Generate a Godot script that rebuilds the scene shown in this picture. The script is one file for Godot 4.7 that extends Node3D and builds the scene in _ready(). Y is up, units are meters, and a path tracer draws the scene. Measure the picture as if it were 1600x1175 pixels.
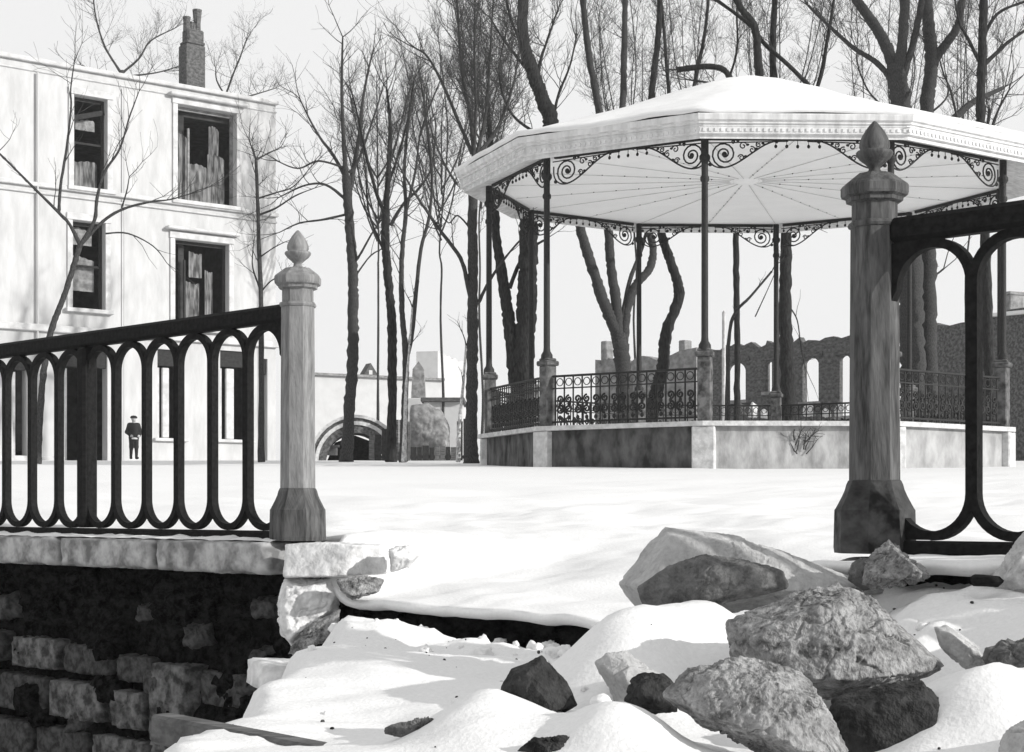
extends Node3D

const F := 2500.0          # focal length in photograph pixels
const HZ := 795.0          # row of the horizon
const EYE := 0.16
const FX := Vector3(0.7254, 0.0, 0.6883)     # along the embankment railing, to the right
const FN := Vector3(-0.6883, 0.0, 0.7254)    # its normal, towards the viewer
const FO := Vector3(-1.08, 0.0, -8.07)       # foot of the left post
const BC := Vector3(4.27, 0.0, -29.2)        # middle of the bandstand
const BR := 4.69
const BA := 1.97

var taken := {}
var M := {}
var nz := FastNoiseLite.new()
var rng := RandomNumberGenerator.new()

# ---------------------------------------------------------------- mesh collector
class MB:
	var v := PackedVector3Array()
	var n := PackedVector3Array()
	var ix := PackedInt32Array()
	var t := Transform3D()

	func quad(a: Vector3, b: Vector3, c: Vector3, d: Vector3) -> void:   # anticlockwise seen from outside
		a = t * a; b = t * b; c = t * c; d = t * d
		var m := (c - a).cross(d - b).normalized()
		var k := v.size()
		v.append_array(PackedVector3Array([a, b, c, d]))
		n.append_array(PackedVector3Array([m, m, m, m]))
		ix.append_array(PackedInt32Array([k, k + 2, k + 1, k, k + 3, k + 2]))

	func tri(a: Vector3, b: Vector3, c: Vector3) -> void:
		a = t * a; b = t * b; c = t * c
		var m := (b - a).cross(c - a).normalized()
		var k := v.size()
		v.append_array(PackedVector3Array([a, b, c]))
		n.append_array(PackedVector3Array([m, m, m]))
		ix.append_array(PackedInt32Array([k, k + 2, k + 1]))

	func box(c: Vector3, s: Vector3, b := 0.0) -> void:
		var h := s * 0.5
		if b <= 0.0:
			for ax in 3:
				for sg in [-1.0, 1.0]:
					var e := Vector3.ZERO; e[ax] = sg
					var p := Vector3.ZERO; p[(ax + 1) % 3] = 1.0
					var q := Vector3.ZERO; q[(ax + 2) % 3] = sg
					quad(c + (e - p - q) * h, c + (e + p - q) * h, c + (e + p + q) * h, c + (e - p + q) * h)
			return
		b = minf(b, minf(h.x, minf(h.y, h.z)) * 0.8)
		var hi := h - Vector3(b, b, b)
		for ax in 3:
			var u := (ax + 1) % 3
			var w := (ax + 2) % 3
			for sg in [-1.0, 1.0]:
				var e := Vector3.ZERO; e[ax] = sg * h[ax]
				var p := Vector3.ZERO; p[u] = hi[u]
				var q := Vector3.ZERO; q[w] = hi[w] * sg
				quad(c + e - p - q, c + e + p - q, c + e + p + q, c + e - p + q)
			for su in [-1.0, 1.0]:
				for sw in [-1.0, 1.0]:
					var a0 := Vector3.ZERO; a0[u] = su * h[u]; a0[w] = sw * hi[w]
					var a1 := Vector3.ZERO; a1[u] = su * hi[u]; a1[w] = sw * h[w]
					var l := Vector3.ZERO; l[ax] = hi[ax]
					if su * sw > 0.0:
						quad(c + a0 - l, c + a1 - l, c + a1 + l, c + a0 + l)
					else:
						quad(c + a1 - l, c + a0 - l, c + a0 + l, c + a1 + l)
		for sx in [-1.0, 1.0]:
			for sy in [-1.0, 1.0]:
				for sz in [-1.0, 1.0]:
					var a := c + Vector3(sx * h.x, sy * hi.y, sz * hi.z)
					var d := c + Vector3(sx * hi.x, sy * h.y, sz * hi.z)
					var f := c + Vector3(sx * hi.x, sy * hi.y, sz * h.z)
					if sx * sy * sz > 0.0: tri(a, d, f)
					else: tri(a, f, d)

	func soft(pv: PackedVector3Array, pi: PackedInt32Array) -> void:   # anticlockwise triangles, smooth normals
		var nn := PackedVector3Array()
		nn.resize(pv.size())
		var k := v.size()
		for j in range(0, pi.size(), 3):
			var a := pi[j]; var b := pi[j + 1]; var c := pi[j + 2]
			var m := (pv[b] - pv[a]).cross(pv[c] - pv[a])
			nn[a] += m; nn[b] += m; nn[c] += m
			ix.append(k + a); ix.append(k + c); ix.append(k + b)
		for j in pv.size():
			v.append(t * pv[j])
			n.append((t.basis * nn[j]).normalized())

	func grid(rows: Array, wrap := false) -> void:   # rows of equally many points
		var w: int = rows[0].size()
		var pv := PackedVector3Array()
		for r in rows: pv.append_array(r)
		var pi := PackedInt32Array()
		for r in rows.size() - 1:
			for c in (w if wrap else w - 1):
				var a := r * w + c
				var b := r * w + (c + 1) % w
				pi.append_array(PackedInt32Array([a, b, b + w, a, b + w, a + w]))
		soft(pv, pi)

	func lathe(pr: Array, sides: int, flat := false, turn := 0.0, o := Vector3.ZERO) -> void:
		var rows := []
		for p in pr:
			var r := PackedVector3Array()
			for k in sides:
				var a := -TAU * (k + turn) / sides
				r.append(o + Vector3(cos(a) * p.x, p.y, sin(a) * p.x))
			rows.append(r)
		if not flat:
			grid(rows, true)
			return
		for r in rows.size() - 1:
			for k in sides:
				var k2 := (k + 1) % sides
				quad(rows[r][k], rows[r][k2], rows[r + 1][k2], rows[r + 1][k])

	func tube(p: PackedVector3Array, r: PackedFloat32Array, sides: int, rough := 0.0) -> void:
		var u := Vector3.ZERO
		var k0 := v.size()
		var c := p.size()
		for j in c:
			var d := (p[mini(j + 1, c - 1)] - p[maxi(j - 1, 0)]).normalized()
			if j == 0:
				u = d.cross(Vector3(0.31, 0.2, 0.93)).normalized()
			u = (u - d * u.dot(d)).normalized()
			var w := d.cross(u)
			for k in sides:
				var a := TAU * k / sides
				var e := u * cos(a) + w * sin(a)
				var f := 1.0 + rough * (sin(j * 2.1 + k * 5.3) * sin(j * 0.83 - k * 3.7) + 0.6 * sin(j * 4.7 + k * 2.9))
				v.append(t * (p[j] + e * r[j] * f))
				n.append(t.basis * e)
		for j in c - 1:
			for k in sides:
				var a := k0 + j * sides + k
				var b := k0 + j * sides + (k + 1) % sides
				ix.append(a); ix.append(b + sides); ix.append(b)
				ix.append(a); ix.append(a + sides); ix.append(b + sides)

	func rod(a: Vector3, b: Vector3, r: float, sides := 6) -> void:
		tube(PackedVector3Array([a, b]), PackedFloat32Array([r, r]), sides)

	func slab(poly: PackedVector2Array, z0: float, z1: float) -> void:   # polygon in x y, extruded along z
		var pts := poly.duplicate()
		if Geometry2D.is_polygon_clockwise(pts): pts.reverse()
		var area := 0.0
		for j in pts.size():
			var q := pts[(j + 1) % pts.size()]
			area += pts[j].x * q.y - q.x * pts[j].y
		if area < 0.0: pts.reverse()
		var id := Geometry2D.triangulate_polygon(pts)
		for j in range(0, id.size(), 3):
			var a := pts[id[j]]; var b := pts[id[j + 1]]; var c := pts[id[j + 2]]
			if (b - a).cross(c - a) < 0.0:
				var s := b; b = c; c = s
			tri(Vector3(a.x, a.y, z1), Vector3(b.x, b.y, z1), Vector3(c.x, c.y, z1))
			tri(Vector3(a.x, a.y, z0), Vector3(c.x, c.y, z0), Vector3(b.x, b.y, z0))
		for j in pts.size():
			var a := pts[j]; var b := pts[(j + 1) % pts.size()]
			quad(Vector3(a.x, a.y, z0), Vector3(b.x, b.y, z0), Vector3(b.x, b.y, z1), Vector3(a.x, a.y, z1))

	func ball(c: Vector3, r: Vector3, sides := 8) -> void:
		var rows := []
		for j in 6:
			var e := -PI / 2 + PI * j / 5.0
			var row := PackedVector3Array()
			for k in sides:
				var a := -TAU * k / sides
				row.append(c + Vector3(cos(a) * cos(e) * r.x, sin(e) * r.y, sin(a) * cos(e) * r.z))
			rows.append(row)
		grid(rows, true)

	func mesh() -> ArrayMesh:
		var m := ArrayMesh.new()
		var a := []
		a.resize(Mesh.ARRAY_MAX)
		a[Mesh.ARRAY_VERTEX] = v
		a[Mesh.ARRAY_NORMAL] = n
		a[Mesh.ARRAY_INDEX] = ix
		m.add_surface_from_arrays(Mesh.PRIMITIVE_TRIANGLES, a)
		return m

# ---------------------------------------------------------------- naming
func numbered(s: String) -> String:
	if not taken.has(s):
		taken[s] = 0
		return s
	taken[s] += 1
	return "%s_%03d" % [s, taken[s]]

func tag(o: Node, label: String, category: String, group := "", kind := "") -> void:
	if label: o.set_meta("label", label)
	if category: o.set_meta("category", category)
	if group: o.set_meta("group", group)
	if kind: o.set_meta("kind", kind)

func thing(called: String, label: String, category: String, at := Vector3.ZERO, turn := 0.0, group := "") -> Node3D:
	var o := Node3D.new()
	o.name = numbered(called)
	add_child(o)
	o.position = at
	o.rotation.y = turn
	tag(o, label, category, group)
	return o

func put(called: String, b: MB, mat: Material, parent: Node = null, kind := "") -> MeshInstance3D:
	var o := MeshInstance3D.new()
	o.mesh = b.mesh()
	o.material_override = mat
	if parent == null:
		o.name = numbered(called)
		add_child(o)
	else:
		o.name = called
		var c := 0
		while parent.has_node(NodePath(o.name)):
			c += 1
			o.name = "%s_%03d" % [called, c]
		parent.add_child(o)
	if kind: o.set_meta("kind", kind)
	return o

# ---------------------------------------------------------------- places and materials
func P(x: float, y: float, z: float) -> Vector3:     # a spot of the photograph at a distance
	return Vector3((x - 800.0) / F * z, EYE + (HZ - y) / F * z, -z)

func S(s: float, y: float, d: float) -> Vector3:     # along, up, behind the railing
	return FO + FX * s - FN * d + Vector3(0, y, 0)

func grey(l: float) -> Color:
	return Color(l, l, l).linear_to_srgb()

var tex_seed := 11
func mat(lo: float, hi: float, tile := 1.0, fr := 0.02, rough := 0.9, bump := 0.0, contrast := 1.0, size := 256, oct := 5, stretch := Vector3.ONE) -> StandardMaterial3D:
	var f := FastNoiseLite.new()
	f.noise_type = FastNoiseLite.TYPE_SIMPLEX_SMOOTH
	f.fractal_octaves = oct
	f.fractal_gain = 0.6 if oct < 7 else 0.78
	f.frequency = fr
	tex_seed += 7
	f.seed = tex_seed
	var src := f.get_seamless_image(size, size)
	src.convert(Image.FORMAT_L8)
	var lut := PackedByteArray()
	for k in 256:
		var q := clampf((k / 255.0 - 0.5) * contrast + 0.5, 0.0, 1.0)
		lut.append(int(clampf(grey(lerpf(lo, hi, q)).r, 0, 1) * 255.0))
	var d := src.get_data()
	var e := d.duplicate()
	for k in d.size(): e[k] = lut[d[k]]
	var im := Image.create_from_data(size, size, false, Image.FORMAT_L8, e)
	im.convert(Image.FORMAT_RGB8)
	var m := StandardMaterial3D.new()
	m.albedo_texture = ImageTexture.create_from_image(im)
	m.roughness = rough
	m.metallic_specular = 0.3
	m.uv1_triplanar = true
	m.uv1_triplanar_sharpness = 4.0
	m.uv1_world_triplanar = true
	m.uv1_scale = Vector3.ONE / tile * stretch
	if bump > 0.0:
		var b := src.duplicate()
		b.convert(Image.FORMAT_RGBA8)
		b.bump_map_to_normal_map(bump)
		m.normal_enabled = true
		m.normal_texture = ImageTexture.create_from_image(b)
		m.normal_scale = 1.0
	return m

func flat(l: float, rough := 0.8) -> StandardMaterial3D:
	var m := StandardMaterial3D.new()
	m.albedo_color = grey(l)
	m.roughness = rough
	return m

func materials() -> void:
	M.snow = mat(0.67, 0.76, 0.35, 0.03, 0.85, 2.2, 1.0, 512, 6)
	M.farsnow = mat(0.66, 0.76, 3.0, 0.02, 0.9, 0.6)
	M.iron = mat(0.008, 0.02, 0.3, 0.03, 0.6, 1.5, 1.2)
	M.iron.metallic_specular = 0.12
	M.fineiron = mat(0.012, 0.03, 0.4, 0.03, 0.6, 0.0, 1.4)
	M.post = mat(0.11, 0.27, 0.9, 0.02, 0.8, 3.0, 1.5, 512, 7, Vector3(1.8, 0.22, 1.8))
	M.coping = mat(0.14, 0.44, 1.3, 0.012, 0.92, 4.0, 1.8, 512)
	M.block = mat(0.03, 0.16, 0.9, 0.015, 0.95, 5.0, 1.9, 512)
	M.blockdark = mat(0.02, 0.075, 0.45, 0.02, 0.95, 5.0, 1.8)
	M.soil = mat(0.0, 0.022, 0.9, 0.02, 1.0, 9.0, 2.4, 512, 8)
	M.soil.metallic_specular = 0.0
	M.plaster = mat(0.42, 0.75, 0.5, 0.015, 0.95, 5.0, 1.4)
	M.slab = mat(0.27, 0.46, 0.6, 0.014, 0.9, 5.0, 1.6, 512, 8)
	M.slabdark = mat(0.06, 0.17, 0.5, 0.014, 0.95, 7.0, 1.8, 512, 8)
	M.mottled = mat(0.07, 0.36, 0.6, 0.014, 0.95, 9.0, 2.0, 512, 8)
	M.lightrock = mat(0.28, 0.52, 0.5, 0.014, 0.92, 5.0, 1.6, 512, 8)
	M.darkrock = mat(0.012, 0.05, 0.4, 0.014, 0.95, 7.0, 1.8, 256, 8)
	M.timber = mat(0.06, 0.16, 0.5, 0.02, 0.9, 3.0, 1.6, 256, 5, Vector3(0.3, 2.0, 2.0))
	M.facade = mat(0.42, 0.53, 5.0, 0.010, 0.95, 0.8, 1.3, 512, 6, Vector3(1.8, 0.5, 1.8))
	M.trim = mat(0.42, 0.6, 2.0, 0.015, 0.9, 0.6, 1.5)
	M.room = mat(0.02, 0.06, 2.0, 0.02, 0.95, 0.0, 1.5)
	M.frame = flat(0.45)
	M.darkwood = mat(0.015, 0.04, 0.6, 0.02, 0.85, 1.0, 1.5)
	M.curtain = mat(0.05, 0.24, 1.2, 0.014, 0.95, 2.0, 2.2, 256, 5, Vector3(2.0, 0.3, 2.0))
	M.brick = mat(0.05, 0.16, 1.2, 0.02, 0.95, 3.0, 1.8, 512)
	M.palebrick = mat(0.44, 0.5, 4.0, 0.02, 0.95, 0.5, 1.2)
	M.greybrick = mat(0.14, 0.3, 1.5, 0.02, 0.95, 2.0, 1.6)
	M.slate = mat(0.05, 0.11, 1.0, 0.02, 0.8, 1.0, 1.4)
	M.bark = mat(0.018, 0.075, 0.6, 0.03, 0.95, 6.0, 1.6, 512, 5, Vector3(2.0, 0.5, 2.0))
	M.barkdark = mat(0.010, 0.035, 0.6, 0.02, 0.95, 6.0, 1.8, 256, 5, Vector3(2.0, 0.5, 2.0))
	M.barkpale = mat(0.25, 0.6, 0.5, 0.02, 0.9, 3.0, 2.0)
	M.twig = flat(0.028, 0.9)
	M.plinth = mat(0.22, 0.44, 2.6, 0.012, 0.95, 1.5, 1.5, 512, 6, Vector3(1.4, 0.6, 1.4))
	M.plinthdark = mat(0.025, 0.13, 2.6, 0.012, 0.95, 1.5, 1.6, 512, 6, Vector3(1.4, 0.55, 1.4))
	M.pedestal = mat(0.03, 0.16, 1.0, 0.02, 0.9, 1.5, 1.6)
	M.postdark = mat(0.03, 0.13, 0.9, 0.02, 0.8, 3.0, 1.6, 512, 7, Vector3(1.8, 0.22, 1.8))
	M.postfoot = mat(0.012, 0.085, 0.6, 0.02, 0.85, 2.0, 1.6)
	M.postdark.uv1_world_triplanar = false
	M.stonepale = mat(0.4, 0.62, 0.9, 0.02, 0.9, 1.5, 1.5)
	M.paint = mat(0.48, 0.70, 2.0, 0.014, 0.75, 0.2, 1.5, 512, 6, Vector3(1.5, 0.4, 1.5))
	M.ceil = mat(0.88, 0.93, 2.5, 0.01, 0.8, 0.0, 1.5)
	M.coat = flat(0.012, 0.95)
	M.skin = flat(0.35, 0.6)
	M.pale = flat(0.6, 0.9)
	for k in ["facade", "trim", "coping", "block", "blockdark", "post", "iron", "plinth", "plinthdark"]: M[k].uv1_world_triplanar = false
	var gl := StandardMaterial3D.new()
	gl.albedo_color = Color(0.3, 0.3, 0.3, 0.25)
	gl.transparency = BaseMaterial3D.TRANSPARENCY_ALPHA
	gl.roughness = 0.05
	M.glass = gl

# ---------------------------------------------------------------- rocks: a solid cut by planes, then roughened
# planes: [normal, distance from the middle]
func rock(planes: Array, res: int, soft_r: float, amp: float, freq: float, seed_: int, chips := 0) -> MB:
	var b := MB.new()
	var seen := {}
	var pv := PackedVector3Array()
	var pi := PackedInt32Array()
	var fn := FastNoiseLite.new()
	fn.seed = seed_
	fn.frequency = freq
	fn.fractal_octaves = 4
	var pn := PackedVector3Array()
	var pd := PackedFloat32Array()
	for q in planes:
		pn.append(q[0].normalized()); pd.append(q[1])
	if chips > 0:
		var rc := RandomNumberGenerator.new()
		rc.seed = seed_ * 31 + 5
		var base_n := pn.size()
		for k in chips:
			var m := Vector3(rc.randf_range(-0.8, 0.8), rc.randf_range(-0.6, 0.8), 1.0).normalized()
			var h := 1e9
			for j in base_n:
				var e := pn[j].dot(m)
				if e > 0.05: h = minf(h, pd[j] / e)
			pn.append(m); pd.append(h * rc.randf_range(0.88, 0.98))
	for ax in 3:
		for sg in [0, 1]:
			var ids := PackedInt32Array()
			for i in res + 1:
				for j in res + 1:
					var c := Vector3i.ZERO
					c[ax] = sg * res
					c[(ax + 1) % 3] = i if sg == 1 else j
					c[(ax + 2) % 3] = j if sg == 1 else i
					if not seen.has(c):
						var cf := Vector3(c) / res * 2.0 - Vector3.ONE
						var d := Vector3(tan(cf.x * PI / 4), tan(cf.y * PI / 4), tan(cf.z * PI / 4)).normalized()
						var acc := 0.0
						for k in pn.size():
							var e := pn[k].dot(d)
							if e > 0.02: acc += pow(pd[k] / e, -soft_r)
						var r := pow(acc, -1.0 / soft_r)
						var p := d * r
						var w := fn.get_noise_3dv(p) + 0.4 * fn.get_noise_3dv(p * 4.3) + 0.22 * fn.get_noise_3dv(p * 13.0) - 0.5 * (1.0 - smoothstep(0.0, 0.09, absf(fn.get_noise_3dv(p * 0.9 + Vector3(5, 1, 2)))))
						seen[c] = pv.size()
						pv.append(p + d * w * amp)
					ids.append(seen[c])
			for i in res:
				for j in res:
					var a := ids[i * (res + 1) + j]
					var e := ids[(i + 1) * (res + 1) + j]
					var g := ids[(i + 1) * (res + 1) + j + 1]
					var h := ids[i * (res + 1) + j + 1]
					pi.append_array(PackedInt32Array([a, e, g, a, g, h]))
	b.soft(pv, pi)
	return b

# outline in photograph pixels at distance z; front: extra facets [x, y, towards the viewer, normal]
var chip_count := 8
func rock_from(outline: Array, z: float, front: Array, thick: float, res := 40, soft_r := 26.0, amp := 0.012, freq := 5.0, seed_ := 1, ft := 0.35, bt := 0.5) -> Array:
	var pts := []
	var mid := Vector3.ZERO
	for k in range(0, outline.size(), 2):
		pts.append(P(outline[k], outline[k + 1], z))
		mid += pts[-1]
	mid /= pts.size()
	var pl := []
	for k in pts.size():
		var a: Vector3 = pts[k] - mid
		var c: Vector3 = pts[(k + 1) % pts.size()] - mid
		var e := (c - a).normalized()
		var o := Vector3(e.y, -e.x, 0)
		if o.dot(a) < 0.0: o = -o
		for tl in [ft, -bt]:
			var m := (o + Vector3(0, 0, tl)).normalized()
			pl.append([m, maxf(m.dot(a), 0.01)])
	pl.append([Vector3(0, 0, 1), thick * 0.5])
	pl.append([Vector3(0.1, 0, -1), thick * 0.6])
	for q in front:
		var m: Vector3 = q[3].normalized()
		pl.append([m, maxf(m.dot(P(q[0], q[1], z - q[2]) - mid), 0.01)])
	return [rock(pl, res, soft_r * 2.6, amp * 0.9, freq, seed_, chip_count), mid]

func rock_thing(called: String, label: String, outline: Array, z: float, front: Array, thick: float, m: Material, res := 40, soft_r := 26.0, amp := 0.012, freq := 5.0, seed_ := 1, ft := 0.35, bt := 0.5, category := "rock") -> MeshInstance3D:
	var q := rock_from(outline, z, front, thick, res, soft_r, amp, freq, seed_, ft, bt)
	var o := put(called, q[0], m)
	o.position = q[1]
	tag(o, label, category, {"rock": "broken stones of the foreground heap", "rubble": "pale rubble behind the bandstand", "kerb stone": "loose stones under the left post", "earth": "bare earth in the snow heap"}.get(category, ""))
	return o

# ---------------------------------------------------------------- walls with openings, in a frame (u, v, outwards)
func wall(b: MB, u0: float, u1: float, v0: float, v1: float, th: float, holes: Array, jag := 0.0, step := 0.0, sd := 1) -> void:
	var us := [u0, u1]
	var vs := [v0, v1]
	for h in holes:
		us.append_array([h[0], h[1]]); vs.append_array([h[2], h[3]])
	if step > 0.0:
		var q := u0 + step
		while q < u1 - step * 0.5:
			us.append(q); q += step
	us = us.filter(func(x): return x >= u0 and x <= u1)
	vs = vs.filter(func(x): return x >= v0 and x <= v1)
	us.sort(); vs.sort()
	var uu := []
	for x in us:
		if uu.is_empty() or x - uu[-1] > 0.004: uu.append(x)
	var vv := []
	for x in vs:
		if vv.is_empty() or x - vv[-1] > 0.004: vv.append(x)
	var r2 := RandomNumberGenerator.new()
	r2.seed = sd
	var tops := []
	for x in uu: tops.append(v1 + (r2.randf() - 0.6) * jag)
	var solid := func(i, j):
		if i < 0 or j < 0 or i >= uu.size() - 1 or j >= vv.size() - 1: return false
		var cu: float = (uu[i] + uu[i + 1]) * 0.5
		var cv: float = (vv[j] + vv[j + 1]) * 0.5
		for h in holes:
			if cu > h[0] and cu < h[1] and cv > h[2] and cv < h[3]: return false
		return true
	var last := vv.size() - 2
	for i in uu.size() - 1:
		for j in vv.size() - 1:
			if not solid.call(i, j): continue
			var a: float = uu[i]
			var c: float = uu[i + 1]
			var e: float = vv[j]
			var g0: float = tops[i] if j == last else vv[j + 1]
			var g1: float = tops[i + 1] if j == last else vv[j + 1]
			b.quad(Vector3(a, e, 0), Vector3(c, e, 0), Vector3(c, g1, 0), Vector3(a, g0, 0))
			b.quad(Vector3(c, e, -th), Vector3(a, e, -th), Vector3(a, g0, -th), Vector3(c, g1, -th))
			if not solid.call(i - 1, j): b.quad(Vector3(a, e, -th), Vector3(a, e, 0), Vector3(a, g0, 0), Vector3(a, g0, -th))
			if not solid.call(i + 1, j): b.quad(Vector3(c, e, 0), Vector3(c, e, -th), Vector3(c, g1, -th), Vector3(c, g1, 0))
			if not solid.call(i, j - 1): b.quad(Vector3(a, e, -th), Vector3(c, e, -th), Vector3(c, e, 0), Vector3(a, e, 0))
			if not solid.call(i, j + 1): b.quad(Vector3(a, g0, 0), Vector3(c, g1, 0), Vector3(c, g1, -th), Vector3(a, g0, -th))

# ---------------------------------------------------------------- the ground
func smooth(a: float, b: float, x: float) -> float:
	var q := clampf((x - a) / (b - a), 0.0, 1.0)
	return q * q * (3.0 - 2.0 * q)

const ZS := [8.6, 12.0, 15.0, 25.0, 40.0, 52.0, 58.0, 75.0, 500.0]
const HS := [0.0, 0.19, 0.36, 0.82, 1.38, 1.75, 1.88, 1.9, 1.2]
func rise(z: float) -> float:
	if z <= ZS[0]: return HS[0]
	for k in ZS.size() - 1:
		if z < ZS[k + 1]:
			return lerpf(HS[k], HS[k + 1], (z - ZS[k]) / (ZS[k + 1] - ZS[k]))
	return HS[-1]

func up_h(s: float, d: float) -> float:
	var p := S(s, 0, d)
	var z := -p.z
	var h := 0.5 * rise(z) + 0.25 * rise(z - 1.5) + 0.25 * rise(z + 1.5) - 0.02
	var gap := smooth(0.12, 0.55, s) * (1.0 - smooth(2.9, 3.2, s))
	h -= 0.27 * gap * (1.0 - smooth(-0.1, 2.3, d))
	var near := 1.0 - smooth(10.0, 30.0, z)
	h += nz.get_noise_2d(p.x * 60.0, p.z * 60.0) * 0.05 * (0.4 + near)
	h += nz.get_noise_2d(p.x * 330.0, p.z * 330.0) * 0.010 * near
	if s > 3.1: h += 0.03 * (1.0 - smooth(0.0, 0.5, absf(d)))
	return h

var bumps := []
func pit_h(s: float, d: float) -> float:
	var p := S(s, 0, d)
	var h := -0.43
	h += 0.03 * smooth(-0.9, -0.1, d) * smooth(0.5, 1.0, s) - 0.05 * smooth(-0.35, -0.05, d)
	for q in bumps:
		var dx: float = (p.x - q[0]) / q[3]
		var dz: float = (p.z - q[1]) / q[4]
		var e := dx * dx + dz * dz
		if e < 9.0: h += q[2] * exp(-e)
	h += 0.31 * maxf(smooth(3.05, 3.4, s) * smooth(-0.6, -0.22, d), smooth(3.35, 3.85, s + 0.2 * nz.get_noise_1d(d * 200.0)) * smooth(-1.25, -0.45, d + 0.3 * nz.get_noise_1d(s * 150.0)))
	h += nz.get_noise_2d(p.x * 90.0, p.z * 90.0) * 0.045
	h += nz.get_noise_2d(p.x * 420.0, p.z * 420.0) * 0.028 * (0.3 + smooth(-1.2, -0.2, d))
	h += nz.get_noise_2d(p.x * 1500.0, p.z * 1500.0) * 0.011 * (0.35 + smooth(-1.0, -0.3, d))
	# the pile ends at the left in a drop beside the wall
	var e0 := Vector2(0.62, -0.2)
	var dir := Vector2(1.94, -2.16).normalized()
	var side := (Vector2(s, d) - e0).dot(Vector2(-dir.y, dir.x))      # positive to the right of the edge
	side += nz.get_noise_2d(s * 160.0, d * 160.0) * 0.1
	return lerpf(-1.75, h, smooth(-0.42, 0.05, side))

func bump(px: float, z: float, top: float, rx: float, rz: float) -> void:   # a mound whose top shows at row «top»
	var w := P(px, top, z)
	bumps.append([w.x, w.z, w.y + 0.43, rx, rz])

func steps(a: float, b: float, fine0: float, fine1: float, st: float, grow: float) -> Array:
	var r := []
	var x := fine0
	var k := st
	while x > a:
		k *= grow
		x -= k
		r.push_front(maxf(x, a))
	x = fine0
	while x < fine1:
		r.append(x)
		x += st
	k = st
	while x < b:
		r.append(x)
		k *= grow
		x += k
	r.append(b)
	return r

func ground() -> void:
	var ss := steps(-500.0, 600.0, -2.0, 5.4, 0.04, 1.09)
	var dd := steps(0.0, 700.0, 0.0, 2.6, 0.04, 1.06)
	var rows := []
	for j in range(dd.size() + 1, -1, -1):
		var row := PackedVector3Array()
		for s in ss:
			var d0: float = lerpf(0.19, -0.12 + nz.get_noise_1d(s * 260.0) * 0.04, smooth(0.1, 0.4, s))
			d0 = lerpf(d0, -0.3, smooth(3.0, 3.3, s))
			var d: float = dd[maxi(j - 2, 0)] + d0
			var p := S(s, up_h(s, d), d)
			if j == 1: p = S(s, up_h(s, d) - 0.035, d - 0.008)
			if j == 0: p = S(s, up_h(s, d) - 0.05, d + 0.05)
			row.append(p)
		rows.append(row)
	rows.reverse()
	var b := MB.new()
	b.grid(rows)
	var g := put("snow_ground", b, M.snow)
	g.set_meta("kind", "structure")
	# snow lying over the rubble in front
	bump(1110, 5.0, 948, 0.30, 0.5)
	bump(960, 4.7, 1000, 0.22, 0.4)
	bump(965, 3.75, 1108, 0.16, 0.25)
	bump(760, 4.0, 1085, 0.16, 0.3)
	bump(1540, 4.0, 1050, 0.25, 0.3)
	bump(560, 6.0, 1015, 0.35, 0.5)
	bump(570, 7.0, 975, 0.25, 0.3)
	bump(420, 4.5, 1112, 0.16, 0.16)
	bump(360, 4.75, 1118, 0.1, 0.14)
	ss = steps(-9.0, 12.0, 0.0, 6.6, 0.032, 1.12)
	dd = steps(-9.0, 0.0, -3.6, -0.02, 0.032, 1.15)
	rows = []
	for d in dd:
		var row := PackedVector3Array()
		for s in ss: row.append(S(s, pit_h(s, d), d))
		rows.append(row)
	b = MB.new()
	b.grid(rows)
	g = put("snow_heap", b, M.snow)
	g.set_meta("kind", "structure")
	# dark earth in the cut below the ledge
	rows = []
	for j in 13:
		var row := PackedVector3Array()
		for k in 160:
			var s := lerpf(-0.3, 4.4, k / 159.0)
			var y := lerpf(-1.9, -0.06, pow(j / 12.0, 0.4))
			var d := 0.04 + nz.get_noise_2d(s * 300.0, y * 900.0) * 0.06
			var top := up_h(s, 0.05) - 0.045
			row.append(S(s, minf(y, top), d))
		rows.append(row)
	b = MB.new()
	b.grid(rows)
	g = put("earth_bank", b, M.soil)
	g.set_meta("kind", "structure")

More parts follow.
